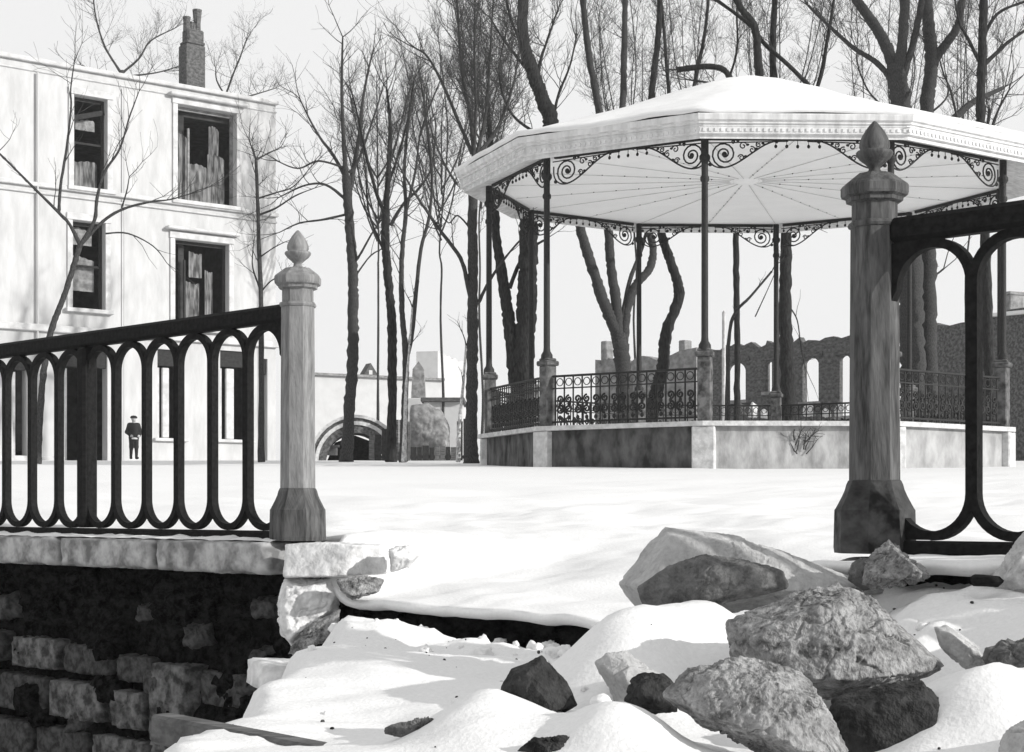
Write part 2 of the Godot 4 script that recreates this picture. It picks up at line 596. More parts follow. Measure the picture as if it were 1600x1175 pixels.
# ---------------------------------------------------------------- railing, posts and retaining wall
func post(label: String, s: float, stone: Material) -> void:
	var o := thing("stone_post", label, "post", S(s, 0, 0), atan2(FN.x, FN.z), "stone posts of the embankment railing")
	var c := 1.0 / cos(PI / 8)
	var b := MB.new()
	b.lathe([Vector2(0, 0), Vector2(0.134 * c, 0), Vector2(0.137 * c, 0.02), Vector2(0.134 * c, 0.155), Vector2(0.129 * c, 0.163), Vector2(0.122 * c, 0.177), Vector2(0.108 * c, 0.206), Vector2(0.099 * c, 0.228), Vector2(0.094 * c, 0.248), Vector2(0.088 * c, 0.262), Vector2(0.085 * c, 0.264)], 8, true, 0.5)
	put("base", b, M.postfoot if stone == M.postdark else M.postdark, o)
	b = MB.new()
	b.lathe([Vector2(0.085 * c, 0.232), Vector2(0.080 * c, 1.175), Vector2(0.086 * c, 1.178), Vector2(0.090 * c, 1.187), Vector2(0.086 * c, 1.197), Vector2(0.076 * c, 1.2), Vector2(0.076 * c, 1.265)], 8, true, 0.5)
	put("shaft", b, stone, o)
	b = MB.new()
	b.lathe([Vector2(0.076 * c, 1.263), Vector2(0.094 * c, 1.27), Vector2(0.096 * c, 1.283), Vector2(0.110 * c, 1.29), Vector2(0.113 * c, 1.30), Vector2(0.113 * c, 1.325), Vector2(0.108 * c, 1.333), Vector2(0.06 * c, 1.372), Vector2(0.03, 1.378)], 8, true, 0.5)
	put("cap", b, stone, o)
	b = MB.new()
	b.lathe([Vector2(0.03, 1.376), Vector2(0.021, 1.388), Vector2(0.021, 1.397), Vector2(0.034, 1.41), Vector2(0.054, 1.426), Vector2(0.065, 1.441), Vector2(0.067, 1.449), Vector2(0.063, 1.455), Vector2(0.049, 1.457), Vector2(0.055, 1.47), Vector2(0.054, 1.487), Vector2(0.045, 1.51), Vector2(0.031, 1.533), Vector2(0.016, 1.552), Vector2(0.006, 1.563), Vector2(0.0, 1.566)], 20)
	put("finial", b, stone, o)

func baluster_poly(p: float, w: float, half := 0) -> PackedVector2Array:
	var r := (p - w) / 2.0
	var t := 0.033
	var yt := 1.112 - r - t
	var yb := 0.048 + r + t
	var right := PackedVector2Array()
	var lim := acos(minf((p / 2.0) / (r + t), 1.0))
	for k in 11:      # lower right arm, opening side, from the bottom up
		var a := -PI / 2 + PI / 2 * k / 10.0
		right.append(Vector2(p / 2 - cos(a) * r, yb + sin(a) * r))
	for k in 11:
		var a := PI / 2 * k / 10.0
		right.append(Vector2(p / 2 - cos(a) * r, yt + sin(a) * r))
	for k in 9:
		var a := lerpf(PI / 2, lim, k / 8.0)
		right.append(Vector2(p / 2 - cos(a) * (r + t), yt + sin(a) * (r + t)))
	var low := PackedVector2Array()
	for k in 9:
		var a := lerpf(-lim, -PI / 2, k / 8.0)
		low.append(Vector2(p / 2 - cos(a) * (r + t), yb + sin(a) * (r + t)))
	# right half: from the low crotch, along the lower arm, up, and back to the high crotch
	var out := PackedVector2Array()
	out.append_array(low)
	out.append_array(right)
	if half != 0:
		out.append(Vector2(-w * 0.5, out[-1].y)); out.append(Vector2(-w * 0.5, out[0].y))
		if half < 0:
			for k in out.size(): out[k].x = -out[k].x
		return out
	var m := out.size()
	for k in range(m - 2, 0, -1): out.append(Vector2(-out[k].x, out[k].y))
	return out

func railing(label: String, s0: float, s1: float, first: float, stepd: float, count: int, thick: int, end: float) -> void:
	var turn := atan2(FN.x, FN.z)
	var o := thing("iron_railing", label, "railing", S(s0, 0, 0), turn, "iron railings along the embankment")
	var lo := minf(s0, s1) - s0
	var hi := maxf(s0, s1) - s0
	var b := MB.new()
	b.box(Vector3((lo + hi) / 2, 1.155, 0), Vector3(hi - lo, 0.09, 0.075), 0.016)
	put("top_rail", b, M.iron, o)
	b = MB.new()
	b.box(Vector3((lo + hi) / 2, 0.022, 0), Vector3(hi - lo, 0.05, 0.07), 0.008)
	put("bottom_rail", b, M.iron, o)
	var dirn := signf(s1 - s0)
	for k in count:
		b = MB.new()
		var x := first + stepd * k
		b.t = Transform3D(Basis(), Vector3(x * dirn, 0, 0))
		if k == thick:
			b.slab(baluster_poly(stepd, 0.09), -0.021, 0.021)
			b.box(Vector3(0, 0.58, 0), Vector3(0.085, 1.06, 0.1), 0.015)
			put("standard", b, M.iron, o)
		else:
			b.slab(baluster_poly(stepd, 0.044), -0.021, 0.021)
			put("baluster", b, M.iron, o)
	# brackets that spring from the post, above and below the first opening
	var br := (stepd - 0.044) / 2.0
	var cx := first - stepd / 2.0
	for up in [true, false]:
		var poly := PackedVector2Array()
		var cy := 1.112 - 0.033 - br if up else 0.048 + 0.033 + br
		var sg := 1.0 if up else -1.0
		for k in 11:
			var ang := PI / 2 + PI / 2 * k / 10.0
			poly.append(Vector2((cx + cos(ang) * br) * dirn, cy + sg * sin(ang) * br))
		poly.append(Vector2(0.002 * dirn, cy - sg * 0.05))
		poly.append(Vector2(0.002 * dirn, cy + sg * (br + 0.031)))
		poly.append(Vector2(cx * dirn, cy + sg * (br + 0.031)))
		b = MB.new()
		b.slab(poly, -0.0205, 0.0205)
		put("end_bracket", b, M.iron, o)

func retaining_wall() -> void:
	var o := thing("retaining_wall", "broken stone retaining wall with black hollow below pale coping, left foreground", "wall")
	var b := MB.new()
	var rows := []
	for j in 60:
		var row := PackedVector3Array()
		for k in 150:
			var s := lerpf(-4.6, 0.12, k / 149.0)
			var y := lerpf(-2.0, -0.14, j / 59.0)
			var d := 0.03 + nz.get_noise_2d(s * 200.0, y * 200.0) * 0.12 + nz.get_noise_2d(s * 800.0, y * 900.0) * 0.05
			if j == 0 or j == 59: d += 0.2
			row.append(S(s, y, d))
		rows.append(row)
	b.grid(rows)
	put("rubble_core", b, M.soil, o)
	var turn := atan2(FN.x, FN.z)
	# coping stones
	var cuts := [-5.0, -3.05, -1.93, -0.98, 0.02]
	for k in cuts.size() - 1:
		var q := _block(Vector3(cuts[k + 1] - cuts[k] - 0.035, 0.165, 0.42), 0.018, 0.014, 20 + k)
		var m := put("coping_stone", q, M.coping, o)
		m.transform = Transform3D(Basis(Vector3.UP, turn), S((cuts[k] + cuts[k + 1]) / 2, -0.087, -0.0))
	var rows2 := []
	for j in 9:
		var row := PackedVector3Array()
		for k in 220:
			var s := lerpf(-4.9, 0.0, k / 219.0)
			var e := j / 8.0
			var d := lerpf(-0.175 + 0.03 * nz.get_noise_1d(s * 400.0), 0.26, e)
			var hgt := 0.028 * pow(sin(PI * clampf(e * 0.8 + 0.02, 0, 1)), 0.5) * (0.75 + 0.9 * nz.get_noise_2d(s * 500.0, d * 500.0))
			row.append(S(s, -0.006 + maxf(hgt, -0.004), d))
		rows2.append(row)
	rows2.reverse()
	var sb := MB.new()
	rows2.reverse()
	sb.grid(rows2)
	put("snow_cover", sb, M.snow, o)
	# squared stones left standing lower down; [s0, s1, y0, y1, tone, out]
	var st := [[-4.4, -3.35, -0.80, -0.6, 1, 0], [-3.3, -2.82, -0.80, -0.6, 1, 0.0], [-2.74, -2.2, -0.82, -0.615, 0, 0.03], [-2.17, -1.62, -0.82, -0.63, 1, 0.05], [-1.6, -1.22, -0.83, -0.66, 1, 0.05],
		[-2.86, -2.3, -1.09, -0.85, 1, 0.02], [-2.26, -1.66, -1.08, -0.85, 0, 0.0], [-1.62, -1.28, -1.09, -0.86, 0, 0.02], [-1.22, -0.86, -1.2, -0.68, 0, 0.02], [-0.83, -0.4, -0.9, -0.7, 1, 0.08],
		[-4.2, -2.9, -1.09, -0.85, 1, 0.0], [-3.3, -2.45, -1.36, -1.13, 1, 0.0], [-2.41, -1.86, -1.36, -1.13, 1, 0.02], [-1.82, -1.26, -1.36, -1.13, 2, 0.03], [-1.2, -0.5, -1.45, -1.24, 1, 0.03], [-0.8, -0.2, -1.2, -0.95, 1, 0.1],
		[-3.0, -2.1, -1.64, -1.4, 1, 0], [-2.05, -1.3, -1.64, -1.4, 1, 0], [-1.26, -0.4, -1.7, -1.49, 1, 0]]
	for k in st.size():
		var q: Array = st[k]
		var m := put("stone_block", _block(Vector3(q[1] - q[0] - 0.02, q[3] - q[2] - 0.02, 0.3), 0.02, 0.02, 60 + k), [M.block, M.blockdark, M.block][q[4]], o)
		m.transform = Transform3D(Basis(Vector3.UP, turn).rotated(Vector3.FORWARD, 0.02 * sin(k * 3.1)), S((q[0] + q[1]) / 2, (q[2] + q[3]) / 2, 0.055 + q[5]))
	var rw := RandomNumberGenerator.new()
	rw.seed = 12
	for k in 34:
		var sz := rw.randf_range(0.05, 0.13)
		var q := rock([[Vector3(1, 0.2, 0), sz], [Vector3(-1, 0.1, 0.2), sz], [Vector3(0, 1, 0.3), sz * 0.6], [Vector3(0.1, -1, 0), sz * 0.6], [Vector3(0.2, 0, 1), sz * 0.6], [Vector3(0, 0.1, -1), sz]], 8, 20.0, 0.03, 9.0, 300 + k, 4)
		var m := put("rubble", q, M.soil if k % 3 else M.blockdark, o)
		m.transform = Transform3D(Basis(Vector3.UP, turn + rw.randf_range(-0.4, 0.4)), S(rw.randf_range(-3.8, -0.1), rw.randf_range(-0.66, -0.2) if k % 2 else rw.randf_range(-1.5, -0.6), rw.randf_range(-0.08, 0.02)))
	# pale broken end of the wall, turned to the light
	var e := rock_from([446, 905, 520, 900, 534, 925, 528, 962, 500, 985, 455, 1012, 436, 990, 432, 930], 7.75, [[500, 950, 0.12, Vector3(0.35, 0.1, 1)]], 0.4, 36, 22.0, 0.02, 6.0, 5)
	put("broken_end", e[0], M.plaster, o).position = e[1]
	e = rock_from([470, 990, 500, 955, 528, 945, 536, 975, 515, 1000, 480, 1025, 440, 1030, 440, 1010], 7.6, [], 0.3, 28, 14.0, 0.03, 9.0, 6)
	put("rubble_core", e[0], M.mottled, o).position = e[1]

func _block(sz: Vector3, bev: float, amp: float, sd: int) -> MB:
	var h := sz * 0.5
	var pl := [[Vector3(1, 0, 0), h.x], [Vector3(-1, 0, 0), h.x], [Vector3(0, 1, 0), h.y], [Vector3(0, -1, 0), h.y], [Vector3(0, 0, 1), h.z], [Vector3(0, 0, -1), h.z]]
	return rock(pl, 18, 40.0, amp, 6.0, sd)

# ---------------------------------------------------------------- bandstand
func bv(k: float, r: float, y: float) -> Vector3:
	var a := deg_to_rad(BA + 36.0 * k)
	return Vector3(-cos(a) * r, y + (0.0 if y < 5.0 else 0.027 * (BR - sin(a) * r)), sin(a) * r)

func side(k: int, r: float) -> Transform3D:      # origin at corner k, x along the side, z outwards
	var a := bv(k, r, 0)
	var x := (bv(k + 1, r, 0) - a).normalized()
	return Transform3D(Basis(x, Vector3.UP, x.cross(Vector3.UP)), a)

func eave(k: int, r: float) -> Transform3D:      # the same at the height of the eaves
	var a := bv(k, r, 5.9) - Vector3(0, 5.9, 0)
	var x := (bv(k + 1, r, 5.9) - Vector3(0, 5.9, 0) - a).normalized()
	var z := x.cross(Vector3.UP).normalized()
	return Transform3D(Basis(x, z.cross(x), z), a)

func spiral(cx: float, cy: float, r0: float, turns: float, a0: float, dirn: float, r1 := 0.02) -> PackedVector3Array:
	var p := PackedVector3Array()
	var n := int(turns * 14)
	for k in n + 1:
		var q := float(k) / n
		var a := a0 + dirn * TAU * turns * q
		var r := lerpf(r0, r1, q)
		p.append(Vector3(cx + cos(a) * r, cy + sin(a) * r, 0))
	return p

func same(n: int, r: float) -> PackedFloat32Array:
	var a := PackedFloat32Array()
	a.resize(n)
	a.fill(r)
	return a

func bandstand() -> void:
	var o := thing("bandstand", "ten-sided bandstand with snow-covered roof, iron columns and stone plinth", "bandstand", BC)
	var y0 := 0.60
	var y1 := 1.51
	var b := MB.new()
	var L := 2.0 * BR * sin(PI / 10)
	# plinth: a wall, a coping and a pier for every side
	for k in 10:
		var wr := BR + 0.10
		var ty := bv(k, BR, 5.9).y - 5.9
		var wl := 2.0 * wr * sin(PI / 10)
		b = MB.new(); b.t = side(k, wr)
		b.box(Vector3(wl / 2, (y0 + y1 - 0.07) / 2, -0.15), Vector3(wl - 0.3, y1 - 0.07 - y0, 0.3))
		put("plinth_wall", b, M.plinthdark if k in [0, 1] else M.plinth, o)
		var cr := BR + 0.21
		b = MB.new()
		for j in 1:
			var a := bv(k, cr, 0); var c := bv(k + 1, cr, 0)
			var a2 := bv(k, BR - 0.25, 0); var c2 := bv(k + 1, BR - 0.25, 0)
			var lo := Vector3(0, y1 - 0.075, 0); var hi := Vector3(0, y1, 0)
			b.quad(a + lo, c + lo, c + hi, a + hi)
			b.quad(a + hi, c + hi, c2 + hi, a2 + hi)
			b.quad(a2 + lo, c2 + lo, c + lo, a + lo)
		put("plinth_coping", b, M.stonepale, o)
		b = MB.new(); b.t = Transform3D(Basis(Vector3.UP, deg_to_rad(-(90.0 - BA - 36.0 * k))), bv(k, BR - 0.02, 0))
		b.box(Vector3(0, (y0 + y1 - 0.075) / 2, 0), Vector3(0.36, y1 - 0.075 - y0, 0.36), 0.02)
		put("pier", b, M.stonepale, o)
		b = MB.new(); b.t = Transform3D(Basis(Vector3.UP, deg_to_rad(-(90.0 - BA - 36.0 * k))), bv(k, BR - 0.02, 0))
		b.box(Vector3(0, y1 + 0.50, 0), Vector3(0.21, 1.0, 0.21), 0.015)
		b.box(Vector3(0, y1 + 1.04, 0), Vector3(0.28, 0.085, 0.28), 0.02)
		b.box(Vector3(0, y1 + 1.10, 0), Vector3(0.22, 0.05, 0.22), 0.02)
		put("pedestal", b, M.pedestal, o)
		b = MB.new()
		b.lathe([Vector2(0.10, y1 + 1.10), Vector2(0.095, y1 + 1.18), Vector2(0.06, y1 + 1.24), Vector2(0.054, y1 + 1.3), Vector2(0.05, 5.2 + ty), Vector2(0.07, 5.22 + ty), Vector2(0.07, 5.27 + ty), Vector2(0.052, 5.3 + ty), Vector2(0.052, 5.5 + ty), Vector2(0.085, 5.55 + ty), Vector2(0.085, 5.6 + ty), Vector2(0.06, 5.63 + ty), Vector2(0.06, 5.9 + ty)], 12, false, 0.0, bv(k, BR, 0))
		put("column", b, M.fineiron, o)
	b = MB.new()
	b.lathe([Vector2(0, y1 - 0.1), Vector2(BR - 0.2, y1 - 0.1), Vector2(BR - 0.2, y1 - 0.02), Vector2(0.001, y1 - 0.02)], 10, true, -BA / 36.0)
	put("floor", b, M.farsnow, o)
	# ironwork under the eaves
	for k in 10:
		var tr := eave(k, BR)
		b = MB.new(); b.t = tr
		b.box(Vector3(L / 2, 5.87, 0), Vector3(L - 0.13, 0.05, 0.06), 0.008)
		put("eaves_bar", b, M.fineiron, o)
		for e in 2:
			b = MB.new()
			b.t = tr if e == 0 else tr * Transform3D(Basis(Vector3(-1, 0, 0), Vector3.UP, Vector3(0, 0, -1)), Vector3(L, 0, 0))
			var c0 := Vector2(0.31, 5.63)
			var sp := spiral(c0.x, c0.y, 0.205, 2.1, -PI * 0.5, -1.0, 0.03)
			var arm := PackedVector3Array()
			for q in 15:
				var u := q / 14.0
				arm.append(Vector3(lerpf(1.12, 0.31, u), 5.84 - (0.415 * smooth(0.0, 1.0, u) * 0.75 + 0.415 * 0.25 * u), 0))
			arm.append_array(sp)
			b.tube(arm, same(arm.size(), 0.014), 5)
			b.ball(Vector3(c0.x, c0.y, 0), Vector3(0.042, 0.042, 0.03))
			var out := PackedVector3Array()
			for q in 13:
				var a := -PI * 0.5 - PI * 0.5 * q / 12.0
				out.append(Vector3(0.31 + cos(a) * 0.26, 5.63 + sin(a) * 0.205 * (1.0 + 0.3 * q / 12.0), 0))
			out.append(Vector3(0.05, 5.72, 0))
			b.tube(out, same(out.size(), 0.012), 5)
			for w in [[0.60, 5.76, 0.065, 0.0, 1.0], [0.74, 5.70, 0.055, 2.0, -1.0], [0.84, 5.78, 0.045, 1.0, 1.0], [0.57, 5.58, 0.05, 3.0, -1.0], [0.45, 5.82, 0.03, 0.5, 1.0]]:
				var cu := spiral(w[0], w[1], w[2], 1.3, w[3], w[4], 0.012)
				b.tube(cu, same(cu.size(), 0.011), 4)
				b.ball(Vector3(w[0] + 0.07, w[1] + 0.02, 0), Vector3(0.028, 0.02, 0.015), 6)
			b.ball(Vector3(1.12, 5.83, 0), Vector3(0.03, 0.03, 0.02), 6)
			b.ball(Vector3(0.09, 5.47, 0), Vector3(0.035, 0.03, 0.03), 6)
			b.rod(Vector3(0.03, 5.80, 0), Vector3(1.3, 5.835, 0), 0.01, 4)
			put("scroll_bracket", b, M.fineiron, o)
		b = MB.new(); b.t = tr
		for q in 17:
			var x := L * (q + 0.5) / 17.0
			if x < 1.1 or x > L - 1.1:
				if k in [0, 1, 2, 3]: continue
			b.rod(Vector3(x, 5.85, 0), Vector3(x, 5.78, 0), 0.006, 4)
			b.ball(Vector3(x, 5.755, 0), Vector3(0.026, 0.03, 0.02), 6)
		put("drop_fringe", b, M.fineiron, o, "stuff")
	# railing between the pedestals, open at the steps
	for k in 10:
		if k == 2: continue
		b = MB.new(); b.t = side(k, BR)
		b.box(Vector3(L / 2, y1 + 0.82, 0), Vector3(L - 0.24, 0.035, 0.05), 0.006)
		var rail := put("balustrade", b, M.fineiron, o)
		b = MB.new(); b.t = side(k, BR)
		b.box(Vector3(L / 2, y1 + 0.07, 0), Vector3(L - 0.24, 0.03, 0.04))
		b.box(Vector3(L / 2, y1 + 0.62, 0), Vector3(L - 0.24, 0.02, 0.03))
		put("lower_rail", b, M.fineiron, rail)
		b = MB.new(); b.t = side(k, BR)
		var n := 16 if k != 0 else 24
		for q in n:
			var x := 0.17 + (L - 0.34) * q / (n - 1.0)
			b.rod(Vector3(x, y1 + 0.02, 0), Vector3(x, y1 + 0.81, 0), 0.014, 4)
			var xm := x + (L - 0.34) / (n - 1.0) * 0.5
			if q == n - 1: continue
			var ring := spiral(xm, y1 + 0.72, 0.06, 1.0, 0.0, 1.0, 0.06)
			b.tube(ring, same(ring.size(), 0.009), 4)
			var s1 := spiral(xm, y1 + 0.44, 0.065, 1.4, PI * 0.5 * (1 if q % 2 else -1), 1.0, 0.012)
			b.tube(s1, same(s1.size(), 0.018), 4)
			s1 = spiral(xm, y1 + 0.27, 0.075, 1.5, PI * 0.5 * (-1 if q % 2 else 1), -1.0, 0.012)
			b.tube(s1, same(s1.size(), 0.019), 4)
			b.ball(Vector3(xm, y1 + 0.355, 0), Vector3(0.03, 0.045, 0.015), 6)
			b.ball(Vector3(xm, y1 + 0.14, 0), Vector3(0.035, 0.04, 0.015), 6)
		put("scrollwork", b, M.fineiron, rail, "stuff")
	# roof
	var er := BR + 0.52
	for k in 10:
		b = MB.new()
		var pr := [[er - 0.30, 5.86], [er - 0.06, 5.78], [er - 0.06, 5.84], [er, 5.85], [er + 0.0, 5.99], [er + 0.03, 6.0], [er + 0.03, 6.03], [er + 0.07, 6.05], [er + 0.09, 6.12], [er + 0.09, 6.14]]
		for j in pr.size() - 1:
			b.quad(bv(k, pr[j][0], pr[j][1]), bv(k + 1, pr[j][0], pr[j][1]), bv(k + 1, pr[j + 1][0], pr[j + 1][1]), bv(k, pr[j + 1][0], pr[j + 1][1]))
		b.quad(bv(k, BR - 0.03, 5.90), bv(k + 1, BR - 0.03, 5.90), bv(k + 1, er - 0.30, 5.86), bv(k, er - 0.30, 5.86))
		var fs := put("fascia", b, M.paint, o)
		b = MB.new(); b.t = eave(k, er)
		var fl := 2.0 * er * sin(PI / 10)
		for q in 34:
			var x := 0.08 + (fl - 0.16) * q / 33.0
			b.box(Vector3(x, 5.905, 0.008), Vector3(0.045, 0.05, 0.016))
		put("dentils", b, M.paint, fs, "stuff")
		b = MB.new(); b.t = eave(k, er)
		b.box(Vector3(fl / 2, 5.965, 0.004), Vector3(fl - 0.02, 0.014, 0.008))
		put("moulding", b, M.paint, fs)
		# ceiling bay with its boards
		var c0 := Vector3(0, 6.02, 0)
		b = MB.new()
		b.quad(bv(k + 1, BR - 0.03, 5.905), bv(k, BR - 0.03, 5.905), bv(k, 0.25, 6.02), bv(k + 1, 0.25, 6.02))
		put("ceiling_bay", b, M.ceil, o)
		b = MB.new()
		for q in [0.0, 0.5]:
			var a := bv(k + q, (BR if q == 0.0 else BR * cos(PI / 10)) - 0.1, 5.894)
			var c := bv(k + q, 0.3, 6.008)
			b.rod(a, c, 0.006, 4)
		put("ceiling_rib", b, M.paint, o)
		b = MB.new()
		for q in 9:
			for h in [0.5]:
				var p := bv(k + h, 0.7 + q * 0.43, 6.0 - q * 0.0105)
				b.ball(p, Vector3(0.016, 0.014, 0.016), 5)
		put("ceiling_bolts", b, M.fineiron, o, "stuff")
	b = MB.new()
	b.lathe([Vector2(0.0, 6.075), Vector2(0.1, 6.08), Vector2(0.15, 6.095), Vector2(0.2, 6.12), Vector2(0.26, 6.16)], 20)
	put("ceiling_rose", b, M.ceil, o)
	var rp := [[er + 0.09, 6.14], [er * 0.8, 6.48], [er * 0.6, 6.80], [er * 0.4, 7.15], [er * 0.2, 7.45], [0.01, 7.6]]
	b = MB.new()
	for k in 10:
		for j in rp.size() - 1:
			b.quad(bv(k, rp[j][0], rp[j][1]), bv(k + 1, rp[j][0], rp[j][1]), bv(k + 1, rp[j + 1][0], rp[j + 1][1]), bv(k, rp[j + 1][0], rp[j + 1][1]))
	put("roof", b, M.slate, o)
	var rows := []
	var sp2 := [[er + 0.085, 6.142], [er + 0.12, 6.17], [er + 0.10, 6.23], [er * 0.96, 6.29], [er * 0.85, 6.49], [er * 0.7, 6.77], [er * 0.55, 7.08], [er * 0.4, 7.42], [er * 0.28, 7.70], [er * 0.17, 7.91], [er * 0.08, 8.03], [0.001, 8.06]]
	for q in sp2:
		var row := PackedVector3Array()
		for k in 120:
			var kk := k / 12.0
			var fr: float = kk - floorf(kk)
			var rr: float = q[0] * lerpf(cos(PI / 10) / cos((fr - 0.5) * PI / 5), 1.0, clampf(1.0 - q[0] / er, 0, 1))
			var p := bv(kk, rr, q[1])
			p.y -= 0.20 * smooth(6.4, 7.9, q[1])
			p.y += nz.get_noise_2d(p.x * 60.0, p.z * 60.0) * 0.05
			row.append(p)
		rows.append(row)
	b = MB.new()
	b.grid(rows, true)
	put("snow_cover", b, M.farsnow, o)

# ---------------------------------------------------------------- trees
func curve(p: PackedVector3Array, sub: int) -> PackedVector3Array:
	var r := PackedVector3Array()
	for k in p.size() - 1:
		var a := p[maxi(k - 1, 0)]; var b := p[k]; var c := p[k + 1]; var d := p[mini(k + 2, p.size() - 1)]
		for j in sub: r.append(b.cubic_interpolate(c, a, d, float(j) / sub))
	r.append(p[-1])
	return r

func grow(b: MB, p: Vector3, d: Vector3, length: float, r: float, level: int, up: float) -> void:
	var n := 4 if level > 0 else 3
	var pts := PackedVector3Array([p])
	var rad := PackedFloat32Array([r])
	for k in n:
		d = (d + Vector3(rng.randfn(0, 0.17), rng.randfn(0, 0.12) + up * 0.12, rng.randfn(0, 0.17))).normalized()
		p += d * length / n
		pts.append(p)
		rad.append(maxf(lerpf(r, r * 0.35, (k + 1.0) / n), 0.0030))
		if level > 0 and k > 0 or level > 1:
			for j in (2 if rng.randf() < 0.6 else 1):
				var e := (d * 0.75 + Vector3(rng.randfn(0, 0.55), rng.randfn(0, 0.4) + up * 0.25, rng.randfn(0, 0.55))).normalized()
				grow(b, p, e, length * rng.randf_range(0.4, 0.7), rad[-1] * 0.68, level - 1, up)
	b.tube(pts, rad, 3 if r < 0.02 else 5)

# limbs: [[x, y, x, y, ...] pixels, first radius px, last radius px, twigs per metre, first place for twigs, levels]
func tree(called: String, label: String, z: float, bark: Material, limbs: Array, sd: int, up := 0.7, tl := 1.0, group := "", knots := 0.12, category := "tree") -> void:
	rng.seed = sd
	var l0: Array = limbs[0][0]
	var base := P(l0[0], l0[1], z)
	var o := thing(called, label, category, base, 0.0, "bare trees round the square")
	var tw := MB.new()
	tw.t = Transform3D(Basis(), -base)
	var m2px := z / F
	for li in limbs.size():
		var q: Array = limbs[li]
		var raw := PackedVector3Array()
		var c: int = q[0].size() / 2
		var drift := 0.0 if li == 0 else rng.randf_range(-1.0, 1.0)
		for k in c:
			var w := P(q[0][2 * k], q[0][2 * k + 1], z)
			var fr := k / maxf(c - 1.0, 1.0)
			w.z += drift * fr * 0.5 * absf(w.y - base.y) * 0.25
			raw.append(w)
		var pts := curve(raw, 5 if q[1] < 5.0 else 14)
		var rad := PackedFloat32Array()
		for k in pts.size():
			var fr := k / (pts.size() - 1.0)
			var r: float = lerpf(q[1], q[2], fr) * m2px
			if li == 0 and k < 12: r *= 1.0 + 0.3 * pow(1.0 - k / 12.0, 2.0)
			rad.append(maxf(r * (1.0 + rng.randfn(0, knots * 0.45)), 0.004))
			pts[k] += Vector3(rng.randfn(0, 0.12), 0, rng.randfn(0, 0.12)) * r * 0.45
		var b := MB.new()
		b.t = Transform3D(Basis(), -base)
		b.tube(pts, rad, 13 if q[1] > 4.9 else 7, 0.045 if q[1] > 4.9 else 0.03)
		put("trunk" if li == 0 or q[1] >= 8.0 else "branch", b, bark, o)
		if q[3] > 0.0:
			var acc := 0.0
			for k in range(1, pts.size()):
				var fr := k / (pts.size() - 1.0)
				var seg := pts[k] - pts[k - 1]
				if fr < q[4]: continue
				acc += seg.length() * q[3] * 2.3 * (0.6 + 0.8 * fr)
				while acc > rng.randf():
					acc -= 1.0
					var d := (seg.normalized() * 0.6 + Vector3(rng.randfn(0, 0.6), rng.randfn(0, 0.3) + up * 0.45, rng.randfn(0, 0.6))).normalized()
					grow(tw, pts[k], d, tl * rng.randf_range(0.6, 1.4) * (1.0 - 0.4 * fr), minf(rad[k] * 0.55, 0.014), q[5], up)
			var de := (pts[-1] - pts[-3]).normalized()
			for j in 2: grow(tw, pts[-1], (de + Vector3(rng.randfn(0, 0.3), rng.randfn(0, 0.2), rng.randfn(0, 0.3))).normalized(), tl, minf(rad[-1], 0.016), q[5], up)
	if tw.v.size() > 0: put("twigs", tw, M.twig, o, "stuff")

